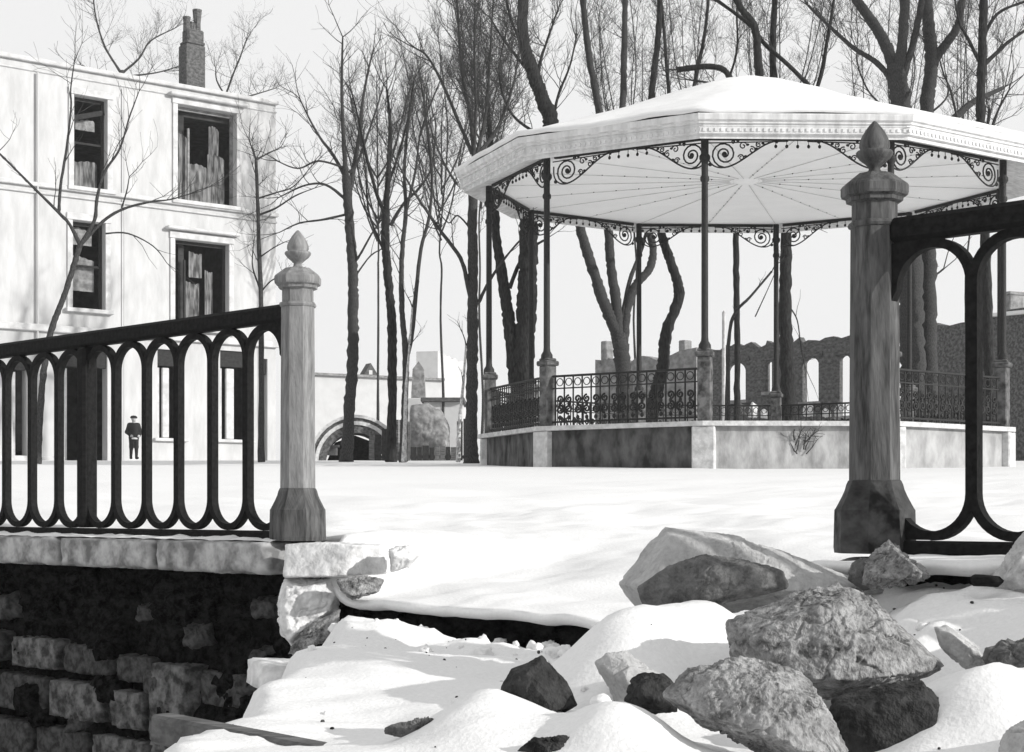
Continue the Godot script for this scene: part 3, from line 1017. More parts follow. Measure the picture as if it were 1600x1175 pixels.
func trees() -> void:
	tree("young_tree", "slim forked young tree leaning right in front of the pale house, left edge", 30.0, M.bark, [
		[[58, 724, 66, 600, 79, 520, 102, 457, 125, 383], 5.5, 4.2, 0.0, 0, 0],
		[[125, 383, 110, 352, 92, 332, 50, 290, 0, 240, -30, 215], 3.2, 1.2, 0.9, 0.4, 1],
		[[92, 332, 95, 290, 105, 230, 112, 170, 112, 140, 118, 100], 2.8, 0.8, 1.2, 0.3, 1],
		[[125, 383, 148, 345, 153, 310, 166, 270, 190, 235, 205, 190, 222, 148], 3.4, 0.8, 1.2, 0.4, 1],
		[[125, 383, 160, 345, 190, 325, 230, 313, 262, 308, 292, 298], 3.0, 0.8, 1.4, 0.5, 1],
		[[190, 325, 200, 300, 206, 280], 1.5, 0.7, 1.5, 0.3, 1],
		[[165, 365, 200, 365, 240, 385, 262, 412], 1.5, 0.6, 0.8, 0.4, 0]], 3, 0.7, 0.8)
	tree("young_tree", "thin straight young tree with side shoots, just left of the left stone post", 35.0, M.bark, [
		[[408, 722, 408, 600, 408, 470, 405, 400, 403, 330, 400, 250], 4.5, 2.6, 0.7, 0.5, 1],
		[[400, 250, 393, 232, 385, 212], 1.8, 0.7, 1.5, 0.2, 1], [[400, 250, 412, 235, 430, 218], 1.8, 0.7, 1.5, 0.2, 1],
		[[403, 310, 430, 298, 455, 285, 480, 250], 1.6, 0.7, 1.5, 0.2, 1], [[404, 336, 430, 325, 460, 305, 490, 292], 2.0, 0.7, 1.2, 0.3, 1],
		[[406, 402, 430, 390, 450, 384], 1.3, 0.6, 1.2, 0.3, 0], [[408, 456, 394, 420, 391, 395, 392, 365], 1.6, 0.6, 1.0, 0.2, 1], [[408, 456, 424, 440, 446, 430], 1.6, 0.6, 1.0, 0.3, 1]], 5, 0.6, 0.7)
	tree("bare_tree", "tall bare tree with one slightly bent trunk right of the left stone post", 37.0, M.bark, [
		[[541, 724, 546, 640, 551, 560, 552, 480, 551, 420, 546, 350, 541, 275], 9.5, 7.0, 0.0, 0, 0],
		[[541, 275, 537, 215, 535, 140, 537, 62], 4.5, 1.2, 1.6, 0.2, 1], [[546, 300, 559, 215, 565, 140, 576, 70], 4.5, 1.2, 1.6, 0.2, 1],
		[[540, 278, 520, 240, 498, 210, 478, 175, 460, 138], 3.2, 1.0, 1.6, 0.2, 1], [[541, 312, 510, 290, 478, 292, 438, 312], 2.6, 0.9, 1.6, 0.3, 1],
		[[541, 335, 505, 345, 470, 352, 440, 368], 2.2, 0.8, 1.4, 0.3, 1], [[553, 412, 566, 395, 585, 365, 610, 335], 2.4, 0.8, 1.0, 0.4, 1], [[555, 432, 580, 400, 605, 388], 1.6, 0.7, 1.0, 0.3, 0],
		[[545, 270, 560, 250, 585, 180, 600, 130], 2.6, 0.9, 1.6, 0.2, 1], [[538, 262, 500, 255, 470, 270, 440, 262], 2.0, 0.8, 1.8, 0.2, 1]], 7, 0.7, 1.0)
	tree("bare_tree", "bare tree with dark knotted trunk, second trunk right of the left post", 36.0, M.barkdark, [
		[[611, 722, 613, 600, 612, 500, 606, 430, 602, 370, 603, 330], 7.5, 6.5, 0.0, 0, 0],
		[[603, 332, 608, 262, 611, 200, 607, 148], 5.0, 1.5, 2.2, 0.1, 1], [[602, 336, 588, 300, 572, 240, 562, 190, 552, 150], 3.4, 1.0, 1.8, 0.2, 1],
		[[604, 400, 590, 370, 576, 330, 572, 280], 2.8, 1.0, 1.4, 0.3, 1], [[610, 352, 630, 318, 655, 292, 674, 258, 680, 200], 3.0, 1.0, 1.8, 0.3, 1],
		[[606, 290, 625, 240, 640, 190, 650, 140], 2.6, 0.9, 2.2, 0.1, 1]], 9, 0.8, 1.0)
	tree("bare_tree", "slender bare tree forking low into two thin stems, between knotted trunk and bandstand", 35.0, M.bark, [
		[[630, 722, 632, 640, 634, 560, 628, 480, 628, 400, 634, 330, 632, 260, 640, 170], 6.0, 2.0, 1.8, 0.5, 1],
		[[634, 566, 644, 520, 650, 460, 658, 390, 672, 335, 675, 260, 662, 150], 4.2, 1.6, 1.8, 0.5, 1],
		[[634, 330, 650, 270, 660, 210, 690, 140], 2.5, 0.9, 2.0, 0.2, 1]], 11, 0.8, 1.0)
	tree("pale_sapling", "pale thin bare stem standing in snow beside dark boarded fence", 33.0, M.barkpale, [
		[[631, 722, 633, 660, 635, 600, 640, 540, 644, 480], 3.6, 1.2, 0.3, 0.6, 1]], 12, 0.6, 0.5)
	tree("pale_sapling", "pale thin stem leaning against the dark trunk left of the bandstand plinth", 31.5, M.barkpale, [
		[[716, 722, 718, 660, 724, 600, 728, 540], 3.2, 1.4, 0.3, 0.6, 1]], 13, 0.6, 0.5)
	tree("bare_tree", "bare tree with straight trunk and dense brushy crown at the bandstand's left corner", 32.5, M.bark, [
		[[736, 724, 737, 640, 738, 540, 739, 440, 738, 350, 741, 250], 10.0, 7.0, 0.0, 0, 0],
		[[741, 255, 735, 180, 722, 110, 716, 30, 712, -30], 3.6, 1.2, 2.4, 0.1, 2], [[742, 252, 758, 180, 764, 100, 770, -20], 3.6, 1.2, 2.4, 0.1, 2],
		[[738, 240, 715, 185, 692, 130, 668, 85, 650, 70], 3.4, 1.2, 2.2, 0.2, 1], [[742, 245, 775, 200, 800, 130, 812, 60], 3.4, 1.4, 2.4, 0.2, 2],
		[[740, 250, 744, 170, 742, 80, 745, -20], 2.8, 1.0, 2.4, 0.1, 2],
		[[738, 480, 730, 440, 720, 405, 692, 368, 672, 340, 648, 305, 616, 250], 4.2, 1.2, 1.6, 0.4, 1], [[740, 300, 715, 290, 690, 250, 672, 200], 2.6, 1.0, 2.0, 0.2, 1],
		[[748, 472, 765, 440, 790, 405, 815, 378], 3.0, 1.2, 0.6, 0.5, 1], [[737, 360, 715, 335, 700, 345, 680, 320], 1.6, 0.7, 1.4, 0.3, 1]], 17, 0.9, 1.0)
	tree("forked_tree", "dark forked tree behind the left columns, its stem rising high above the roof", 40.0, M.barkdark, [
		[[812, 705, 815, 600, 822, 500, 825, 420, 828, 340, 840, 250, 860, 195, 846, 150, 830, 105, 817, 55, 819, -40], 18.0, 8.0, 0.0, 0, 0],
		[[806, 600, 798, 520, 788, 450, 776, 370, 772, 300, 765, 200, 760, 120], 12.0, 2.5, 2.0, 0.6, 2],
		[[796, 450, 812, 410, 832, 385, 850, 372], 3.5, 1.8, 0.4, 0.5, 1],
		[[850, 180, 842, 110, 855, 60, 872, 10], 3.4, 1.2, 2.0, 0.1, 2], [[838, 125, 810, 90, 785, 55, 765, 20], 3.0, 1.2, 2.2, 0.1, 1],
		[[862, 200, 872, 150, 890, 105, 900, 60], 2.8, 1.0, 2.2, 0.1, 1], [[822, 80, 800, 40, 790, 0, 788, -30], 2.8, 1.2, 2.2, 0.1, 2], [[850, 215, 800, 180, 780, 120, 790, 60], 2.6, 1.0, 2.4, 0.1, 2]], 19, 0.9, 1.0)
	tree("forked_tree", "tree splitting into three crooked limbs seen through the middle of the bandstand", 41.0, M.bark, [
		[[978, 705, 977, 620, 972, 560, 966, 520], 14.0, 12.0, 0.0, 0, 0],
		[[966, 525, 946, 480, 928, 430, 908, 368, 894, 300, 890, 250], 10.0, 6.0, 0.0, 0, 0],
		[[968, 535, 962, 470, 954, 415, 950, 360, 942, 260, 934, 180, 917, 90, 905, -20], 8.5, 4.5, 1.2, 0.65, 2],
		[[974, 540, 980, 485, 994, 445, 1016, 418, 1022, 385, 1014, 350, 1000, 300], 7.5, 5.0, 0.0, 0, 0],
		[[972, 500, 984, 440, 1006, 380, 1020, 330], 4.0, 2.5, 0.0, 0, 0],
		[[950, 300, 972, 180, 977, 90, 981, -20], 6.0, 4.5, 1.2, 0.4, 2]], 23, 0.8, 1.0)
	tree("crooked_tree", "dark crooked trunk bending like an S right of the bandstand's middle back column", 43.0, M.barkdark, [
		[[1008, 705, 1024, 620, 1036, 570, 1041, 520, 1061, 462, 1050, 415, 1034, 366, 1024, 290, 1018, 160, 1028, 60, 1032, -20], 11.0, 4.0, 1.3, 0.7, 2],
		[[1022, 270, 1045, 170, 1042, 80, 1035, -20], 4.0, 2.2, 1.5, 0.4, 2], [[1022, 250, 1075, 170, 1090, 110, 1105, 40, 1112, -20], 4.0, 2.4, 1.4, 0.4, 2]], 29, 0.8, 1.0)
	tree("leaning_sapling", "thin crooked sapling leaning right against the sky beside the front column", 38.0, M.bark, [
		[[1136, 700, 1137, 600, 1139, 530, 1148, 490, 1172, 464, 1206, 424], 4.0, 1.6, 0.5, 0.5, 1],
		[[1180, 495, 1195, 460, 1207, 430], 1.0, 0.6, 0.0, 0, 0]], 31, 0.5, 0.5)
	tree("bare_tree", "rough dark trunk standing beside the right back column of the bandstand", 40.5, M.barkdark, [
		[[1233, 705, 1231, 600, 1227, 480, 1228, 360, 1224, 250, 1208, 110, 1212, -30], 13.0, 4.0, 1.2, 0.7, 2],
		[[1226, 240, 1190, 150, 1182, 110, 1174, 55, 1148, 24, 1128, -20], 7.5, 5.0, 1.0, 0.5, 2],
		[[1226, 250, 1262, 150, 1245, 120, 1190, 72, 1165, 45, 1100, 0, 1080, -12], 4.5, 1.8, 1.6, 0.4, 2],
		[[1234, 480, 1246, 500, 1252, 540, 1258, 570], 1.2, 0.7, 1.2, 0.2, 0], [[1226, 380, 1250, 360, 1270, 352], 1.4, 0.8, 1.0, 0.3, 0],
		[[1228, 250, 1275, 140, 1290, 60, 1300, -20], 4.0, 2.0, 1.6, 0.4, 2]], 37, 0.8, 1.0)
	tree("dead_limb_tree", "bare tree with thick stubby horizontal dead limb poking above the roof", 42.0, M.barkdark, [
		[[1150, 705, 1152, 560, 1150, 400, 1150, 250, 1148, 160, 1138, 117, 1112, 104, 1058, 109], 5.0, 4.5, 0.7, 0.8, 1],
		[[1148, 160, 1120, 135, 1075, 128], 2.4, 1.2, 1.0, 0.2, 1], [[1140, 120, 1150, 80, 1148, 20, 1150, -20], 2.0, 1.2, 1.8, 0.2, 2]], 41, 0.8, 0.9)
	tree("massive_tree", "thickest bare trunk rising behind the right stone post, left of its twin", 35.5, M.bark, [
		[[1430, 710, 1428, 620, 1424, 500, 1422, 380, 1414, 260, 1407, 165, 1400, 110], 21.0, 15.0, 0.0, 0, 0],
		[[1400, 116, 1388, 60, 1368, 10, 1352, -30], 10.0, 7.0, 1.0, 0.3, 2], [[1403, 118, 1405, 60, 1402, -30], 9.0, 7.0, 1.0, 0.3, 2],
		[[1402, 135, 1372, 96, 1338, 70, 1305, 36, 1270, -4], 5.0, 2.0, 1.4, 0.3, 2], [[1408, 130, 1425, 60, 1432, 0, 1436, -30], 6.0, 4.0, 1.2, 0.3, 2],
		[[1390, 175, 1360, 140, 1345, 90, 1350, 40], 1.8, 0.8, 1.8, 0.2, 1]], 43, 0.8, 1.1, "", 0.07)
	tree("massive_tree", "thick bare trunk with snapped diagonal limb, right-hand one of two behind the right post", 36.0, M.bark, [
		[[1454, 710, 1452, 620, 1450, 500, 1450, 380, 1449, 260, 1448, 170, 1456, 100, 1452, 50, 1444, -30], 15.0, 9.0, 0.8, 0.75, 2],
		[[1458, 95, 1475, 72, 1494, 40, 1500, -30], 8.0, 5.0, 1.0, 0.3, 2], [[1452, 178, 1480, 150, 1475, 110], 2.0, 0.8, 1.4, 0.3, 1], [[1450, 285, 1462, 225, 1492, 186, 1528, 152, 1560, 134, 1590, 118], 8.5, 3.0, 1.0, 0.6, 1], [[1495, 183, 1488, 140, 1478, 105, 1470, 55], 2.2, 0.9, 1.6, 0.2, 1],
		[[1440, 400, 1455, 430, 1475, 420], 2.5, 1.5, 0.8, 0.3, 0]], 47, 0.8, 1.1, "", 0.09)
	tree("bare_tree", "dark straight bare tree at the far right above the bandstand roof", 34.5, M.barkdark, [
		[[1548, 710, 1545, 560, 1540, 400, 1534, 250, 1532, 180, 1534, 100, 1538, -30], 8.5, 6.5, 0.9, 0.7, 2],
		[[1535, 103, 1560, 80, 1582, 60, 1625, 30], 4.0, 2.0, 1.4, 0.2, 2], [[1532, 100, 1510, 60, 1496, 38, 1485, -10], 3.0, 1.4, 1.4, 0.2, 2],
		[[1537, 330, 1545, 240, 1562, 180, 1590, 130], 3.0, 1.5, 1.4, 0.5, 1], [[1540, 210, 1550, 180, 1556, 160], 3.0, 1.6, 1.2, 0.3, 1],
		[[1536, 60, 1560, 20, 1600, 0, 1630, -8], 3.0, 1.6, 1.2, 0.2, 2]], 53, 0.8, 1.0)
	# thinner trees farther back
	var back := [[991, 56, "far slender tree rising above the roof directly over the left back column"], [1100, 58, "far slender tree above the roof, behind the dead limb"], [1212, 54, "far straight tree above the roof peak's right shoulder"],
		[1396, 52, "far tree filling the sky left of the massive trunk pair"], [1515, 50, "far tree right of the massive trunk pair"], [752, 52, "far brushy tree behind the stem rising over the roof's left edge"], [690, 60, "far brushy tree left of the bandstand roof corner"], [590, 62, "faint far tree between the two trunks right of the left post"]]
	for k in back.size():
		var q: Array = back[k]
		rng.seed = 900 + k
		var x: float = q[0]
		var top: float = [-50, -50, -50, -50, -50, -20, 60, 130][k]
		var fork: float = 330.0 if k < 6 else 380.0
		var limbs := [[[x, 712, x + rng.randf_range(-5, 5), 620, x + rng.randf_range(-6, 6), 500, x + rng.randf_range(-6, 6), 420, x + rng.randf_range(-3, 3), fork, x + rng.randf_range(-10, 10), 230, x + rng.randf_range(-16, 16), 120 + top * 0.4, x + rng.randf_range(-20, 20), top], 2.2, 0.7, 0.8 if k < 5 else 1.4, 0.5, 2]]
		for j in (6 if k < 5 else 9):
			var sx := rng.randf_range(-1.0, 1.0)
			var yy := fork - rng.randf_range(0.0, 120.0)
			limbs.append([[x, yy, x + sx * 30, yy - 45, x + sx * 58, yy - 130, x + sx * 70 + rng.randf_range(-10, 10), yy - 230 + maxf(top, 0) * 0.6], 1.5, 0.5, 0.9 if k < 5 else 1.5, 0.3, 2])
		tree("far_tree", q[2], q[1], M.bark, limbs, 700 + k, 0.8, 1.1)
	tree("far_tree", "faint leafless tree showing over the ruined house roof, left of the chimney", 74.0, M.bark, [
		[[200, 700, 198, 400, 196, 200, 190, 110], 6.0, 4.0, 0.0, 0, 0], [[190, 115, 170, 80, 162, 40, 165, 10], 2.0, 0.8, 1.6, 0.2, 2], [[190, 115, 215, 90, 232, 60, 268, 38], 2.0, 0.8, 1.6, 0.2, 2], [[192, 120, 240, 110, 275, 95], 1.6, 0.7, 1.8, 0.2, 2], [[190, 118, 150, 110, 120, 95], 1.4, 0.6, 1.4, 0.2, 1]], 61, 0.7, 1.4)
	tree("far_tree", "faint leafless tree showing over the ruined house roof, right of the chimney", 72.0, M.bark, [
		[[360, 700, 358, 400, 356, 240, 352, 150], 5.0, 3.0, 0.0, 0, 0], [[352, 150, 368, 120, 382, 100, 395, 80], 1.8, 0.8, 1.6, 0.2, 2], [[352, 150, 335, 120, 330, 95], 1.6, 0.8, 1.4, 0.2, 1], [[354, 160, 390, 140, 420, 120], 1.6, 0.7, 1.6, 0.2, 2]], 67, 0.7, 1.3)

# ---------------------------------------------------------------- the house at the left
const HO := Vector3(-16.0, 0.0, -50.0)
const HU := Vector3(0.788, 0.0, -0.616)
const HN := Vector3(0.616, 0.0, 0.788)
func hu(px: float) -> float:
	var k := (px - 800.0) / F
	return (50.0 * k + 16.0) / (0.788 - 0.616 * k)
func hv(px: float, py: float) -> float:
	return EYE + (HZ - py) / F * (50.0 + 0.616 * hu(px))

func house() -> void:
	var o := thing("ruined_house", "tall pale gutted town house with empty windows and a broken chimney", "house", HO, atan2(HN.x, HN.z))
	var g := 1.4
	var u0 := -5.0
	var u1 := hu(431)
	var top := hv(167, 114)
	var sec := [[115, 167, 148, 291], [277, 369, 163, 312], [113, 164, 344, 481], [273, 357, 373, 510]]
	var holes := []
	for q in sec: holes.append([hu(q[0]), hu(q[1]), hv(q[0], q[3]), hv(q[0], q[2])])
	for q in [[-110, -60, 130, 270], [-110, -60, 330, 470]]: holes.append([hu(q[0]), hu(q[1]), hv(q[0], q[3]), hv(q[0], q[2])])
	var gr := [[101, 168, 545, 745, 0], [246, 286, 545, 684, 1], [344, 391, 547, 686, 1], [404, 418, 560, 745, 0], [20, 42, 550, 745, 0], [-80, -30, 550, 690, 1]]
	for q in gr: holes.append([hu(q[0]), hu(q[1]), hv(q[0], q[3]), hv(q[0], q[2])])
	var b := MB.new()
	wall(b, u0, u1, g, top, 0.42, holes, 0.12, 0.9, 4)
	put("wall", b, M.facade, o)
	b = MB.new()      # end wall and back wall; the floors and roof below are added for darkness
	b.box(Vector3(u1 - 0.2, (g + top) / 2, -4.2), Vector3(0.4, top - g - 0.6, 7.5))
	b.box(Vector3((u0 + u1) / 2, (g + top) / 2, -8.2), Vector3(u1 - u0, top - g - 0.6, 0.4))
	b.box(Vector3(u0 + 0.2, (g + top) / 2, -4.2), Vector3(0.4, top - g - 0.6, 7.5))
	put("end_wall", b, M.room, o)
	var mid1: float = hv(200, 520)
	var mid2: float = hv(200, 318)
	for y in [mid1, mid2, top - 0.75]:  # added floors and roof, put in to keep daylight out of the rooms
		b = MB.new()
		b.box(Vector3((u0 + u1) / 2, y, -4.2), Vector3(u1 - u0 - 0.9, 0.3, 7.5))
		put("added_floor", b, M.room, o)
	b = MB.new()
	for q in [[0.8, 3.4], [-3.0, 5.0], [6.4, 3.2]]:
		b.box(Vector3(q[0], (g + top) / 2, -0.45 - q[1] / 2), Vector3(0.2, top - g - 1.2, q[1]))
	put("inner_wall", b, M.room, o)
	# mouldings
	var run := func(called: String, y: float, h: float, d: float, a: float, c: float):
		var m := MB.new()
		m.box(Vector3((a + c) / 2, y, d / 2 - 0.003), Vector3(c - a, h, d), 0.02)
		put(called, m, M.trim, o)
	run.call("cornice", top - 0.02, 0.14, 0.14, u0, u1 + 0.05)
	run.call("cornice", top - 0.34, 0.06, 0.05, u0, u1 + 0.03)
	run.call("string_course", hv(167, 303), 0.14, 0.14, u0, u1 + 0.05)
	run.call("string_course", hv(167, 315), 0.06, 0.08, u0, u1 + 0.03)
	run.call("string_course", hv(167, 520), 0.22, 0.16, u0, u1 + 0.05)
	run.call("plinth_course", 1.66, 0.35, 0.08, u0, hu(100))
	for x in [[57, 0.06], [192, 0.03]]:
		var m := MB.new()
		m.rod(Vector3(hu(x[0]), g, 0.1), Vector3(hu(x[0]), top - 0.4, 0.1), x[1] * 0.6, 8)
		put("downpipe", m, M.frame, o)
	for k in 4:
		var h: Array = holes[k]
		var w: float = h[1] - h[0]
		var ht: float = h[3] - h[2]
		var win := MB.new()
		for sx in [h[0] - 0.09, h[1] + 0.09]:
			win.box(Vector3(sx, (h[2] + h[3]) / 2, 0.028), Vector3(0.18, ht + 0.02, 0.06), 0.012)
		win.box(Vector3((h[0] + h[1]) / 2, h[3] + 0.13, 0.031), Vector3(w + 0.4, 0.22, 0.07), 0.012)
		var wi := put("window", win, M.trim, o)
		win = MB.new()
		win.box(Vector3((h[0] + h[1]) / 2, h[2] - 0.07, 0.08), Vector3(w + 0.5, 0.13, 0.24), 0.015)
		put("sill", win, M.trim, wi)
		win = MB.new()
		if k == 3 or k == 1:
			win.box(Vector3((h[0] + h[1]) / 2, h[3] + (0.34 if k == 3 else 0.3), 0.12), Vector3(w + 0.7, 0.11, 0.28), 0.03)
			put("hood", win, M.trim, wi)
		# broken sash frame
		win = MB.new()
		var zf := -0.27
		win.box(Vector3(h[0] + 0.05, (h[2] + h[3]) / 2, zf), Vector3(0.10, ht, 0.08))
		win.box(Vector3(h[1] - 0.05, (h[2] + h[3]) / 2, zf), Vector3(0.10, ht, 0.08))
		win.box(Vector3((h[0] + h[1]) / 2, h[3] - 0.06, zf), Vector3(w - 0.2, 0.12, 0.08))
		if k == 0 or k == 2:
			win.box(Vector3((h[0] + h[1]) / 2, lerpf(h[2], h[3], 0.5), zf + 0.01), Vector3(w - 0.2, 0.07, 0.07))
		else:
			win.box(Vector3(h[0] + w * 0.24, lerpf(h[2], h[3], 0.4), zf + 0.01), Vector3(0.07, ht * 0.8 - 0.1, 0.07))
		put("sash", win, M.darkwood if k != 1 else M.greybrick, wi)
		win = MB.new()
		if k == 0:
			win.t = Transform3D(Basis(Vector3(0, 0, 1), 0.30), Vector3((h[0] + h[1]) / 2, h[3] - 0.55, zf + 0.1))
			win.box(Vector3.ZERO, Vector3(w * 0.98, 0.16, 0.06))
			put("broken_bar", win, M.darkwood, wi)
		var rr := RandomNumberGenerator.new()
		rr.seed = 40 + k
		# torn curtain hanging behind the frame
		var spans: Array = [[[0.12, 0.86, 0.02, 0.30], [0.2, 0.8, 0.66, 0.76]], [[0.04, 0.26, 0.0, 0.72], [0.3, 0.62, 0.0, 0.42], [0.6, 0.9, 0.0, 0.55], [0.62, 0.8, 0.55, 0.85]], [[0.1, 0.82, 0.22, 0.62], [0.12, 0.75, 0.75, 0.95]], [[0.3, 0.55, 0.0, 0.55], [0.66, 0.8, 0.1, 0.7], [0.36, 0.6, 0.6, 0.9]]][k]
		for sp in spans:
			win = MB.new()
			var rows := []
			for j in 9:
				var row := PackedVector3Array()
				for i in 15:
					var fu := i / 14.0
					var uu: float = h[0] + w * lerpf(sp[0], sp[1], fu)
					var vtop: float = sp[3] + 0.04 * sin(fu * 3.0 + k) * fu + 0.006 * sin(fu * 23.0)
					var vv: float = h[2] + ht * lerpf(sp[2], vtop, j / 8.0)
					row.append(Vector3(uu, vv, -0.42 + 0.02 * sin(fu * 17.0 + k)))
				rows.append(row)
			win.grid(rows)
			put("torn_curtain", win, M.curtain if k != 2 and sp[2] != 0.66 else M.greybrick, wi)
	for k in gr.size():
		var q: Array = gr[k]
		var h: Array = holes[6 + k]
		var w: float = h[1] - h[0]
		b = MB.new()
		b.box(Vector3((h[0] + h[1]) / 2, h[3] - 0.28, -0.16), Vector3(w - 0.02, 0.55, 0.18), 0.02)
		var f := put("shop_window" if q[4] == 1 else "doorway", b, M.darkwood, o)
		b = MB.new()
		b.box(Vector3(h[0] + 0.07, (h[2] + h[3]) / 2 - 0.3, -0.2), Vector3(0.13, h[3] - h[2] - 0.62, 0.1))
		if q[4] == 1: b.box(Vector3(h[0] + w * 0.36, (h[2] + h[3]) / 2 - 0.3, -0.12), Vector3(w * 0.26, h[3] - h[2] - 0.62, 0.12), 0.02)
		put("jamb", b, M.trim, f)
		if q[4] == 1:
			b = MB.new()
			b.box(Vector3((h[0] + h[1]) / 2, h[2] - 0.06, 0.06), Vector3(w + 0.3, 0.1, 0.2), 0.015)
			put("sill", b, M.trim, f)
	# chimney
	var cz := 56.0
	var c0 := P(278, 140, cz)
	var c1 := P(322, 10, cz)
	b = MB.new()
	var inv := o.transform.affine_inverse()
	var ca := inv * P(300, 140, cz)
	var cw := 0.74
	var chh := c1.y - c0.y
	b.box(Vector3(ca.x, ca.y + chh * 0.22, ca.z), Vector3(cw, chh * 0.6, 0.6), 0.03)
	b.box(Vector3(ca.x + 0.02, ca.y + chh * 0.545, ca.z), Vector3(cw - 0.04, 0.1, 0.56), 0.02)
	b.box(Vector3(ca.x + 0.04, ca.y + chh * 0.63, ca.z), Vector3(cw - 0.12, chh * 0.16, 0.5), 0.05)
	var ch := put("chimney", b, M.brick, o)
	for q in [[-0.2, 0.24, 0.86], [0.0, 0.24, 0.80], [0.2, 0.28, 0.97]]:
		b = MB.new()
		b.lathe([Vector2(0.13, chh * 0.68), Vector2(0.12, chh * 0.8), Vector2(q[1] * 0.6, chh * q[2]), Vector2(0.08, chh * q[2]), Vector2(0.08, chh * 0.7)], 9, true, 0.0, Vector3(ca.x + q[0], ca.y, ca.z))
		put("chimney_pot", b, M.brick, ch)

# ---------------------------------------------------------------- background buildings
func front(called: String, label: String, category: String, xa: float, za: float, xb: float, zb: float, mt: Material, base: float, topa: float, holes: Array, th: float, jag: float, step: float, sd: int) -> Array:
	var a := P(xa, HZ, za); var c := P(xb, HZ, zb)
	a.y = 0; c.y = 0
	var u := (c - a).normalized()
	var n := u.cross(Vector3.UP)
	var o := thing(called, label, category, a, atan2(n.x, n.z), "ruined walls behind the square" if category == "ruin" else "")
	var to_u := func(px):
		var k: float = (px - 800.0) / F
		return (-a.z * k - a.x) / (u.x + u.z * k)
	var to_v := func(px, py):
		var w: Vector3 = a + u * to_u.call(px)
		return EYE + (HZ - py) / F * -w.z
	var hs := []
	for h in holes: hs.append([to_u.call(h[0]), to_u.call(h[1]), to_v.call(h[0], h[3]), to_v.call(h[0], h[2])])
	var b := MB.new()
	wall(b, 0.0, (c - a).length(), base, to_v.call(xa, topa), th, hs, jag, step, sd)
	put("wall", b, mt, o)
	return [o, to_u, to_v, (c - a).length(), hs]

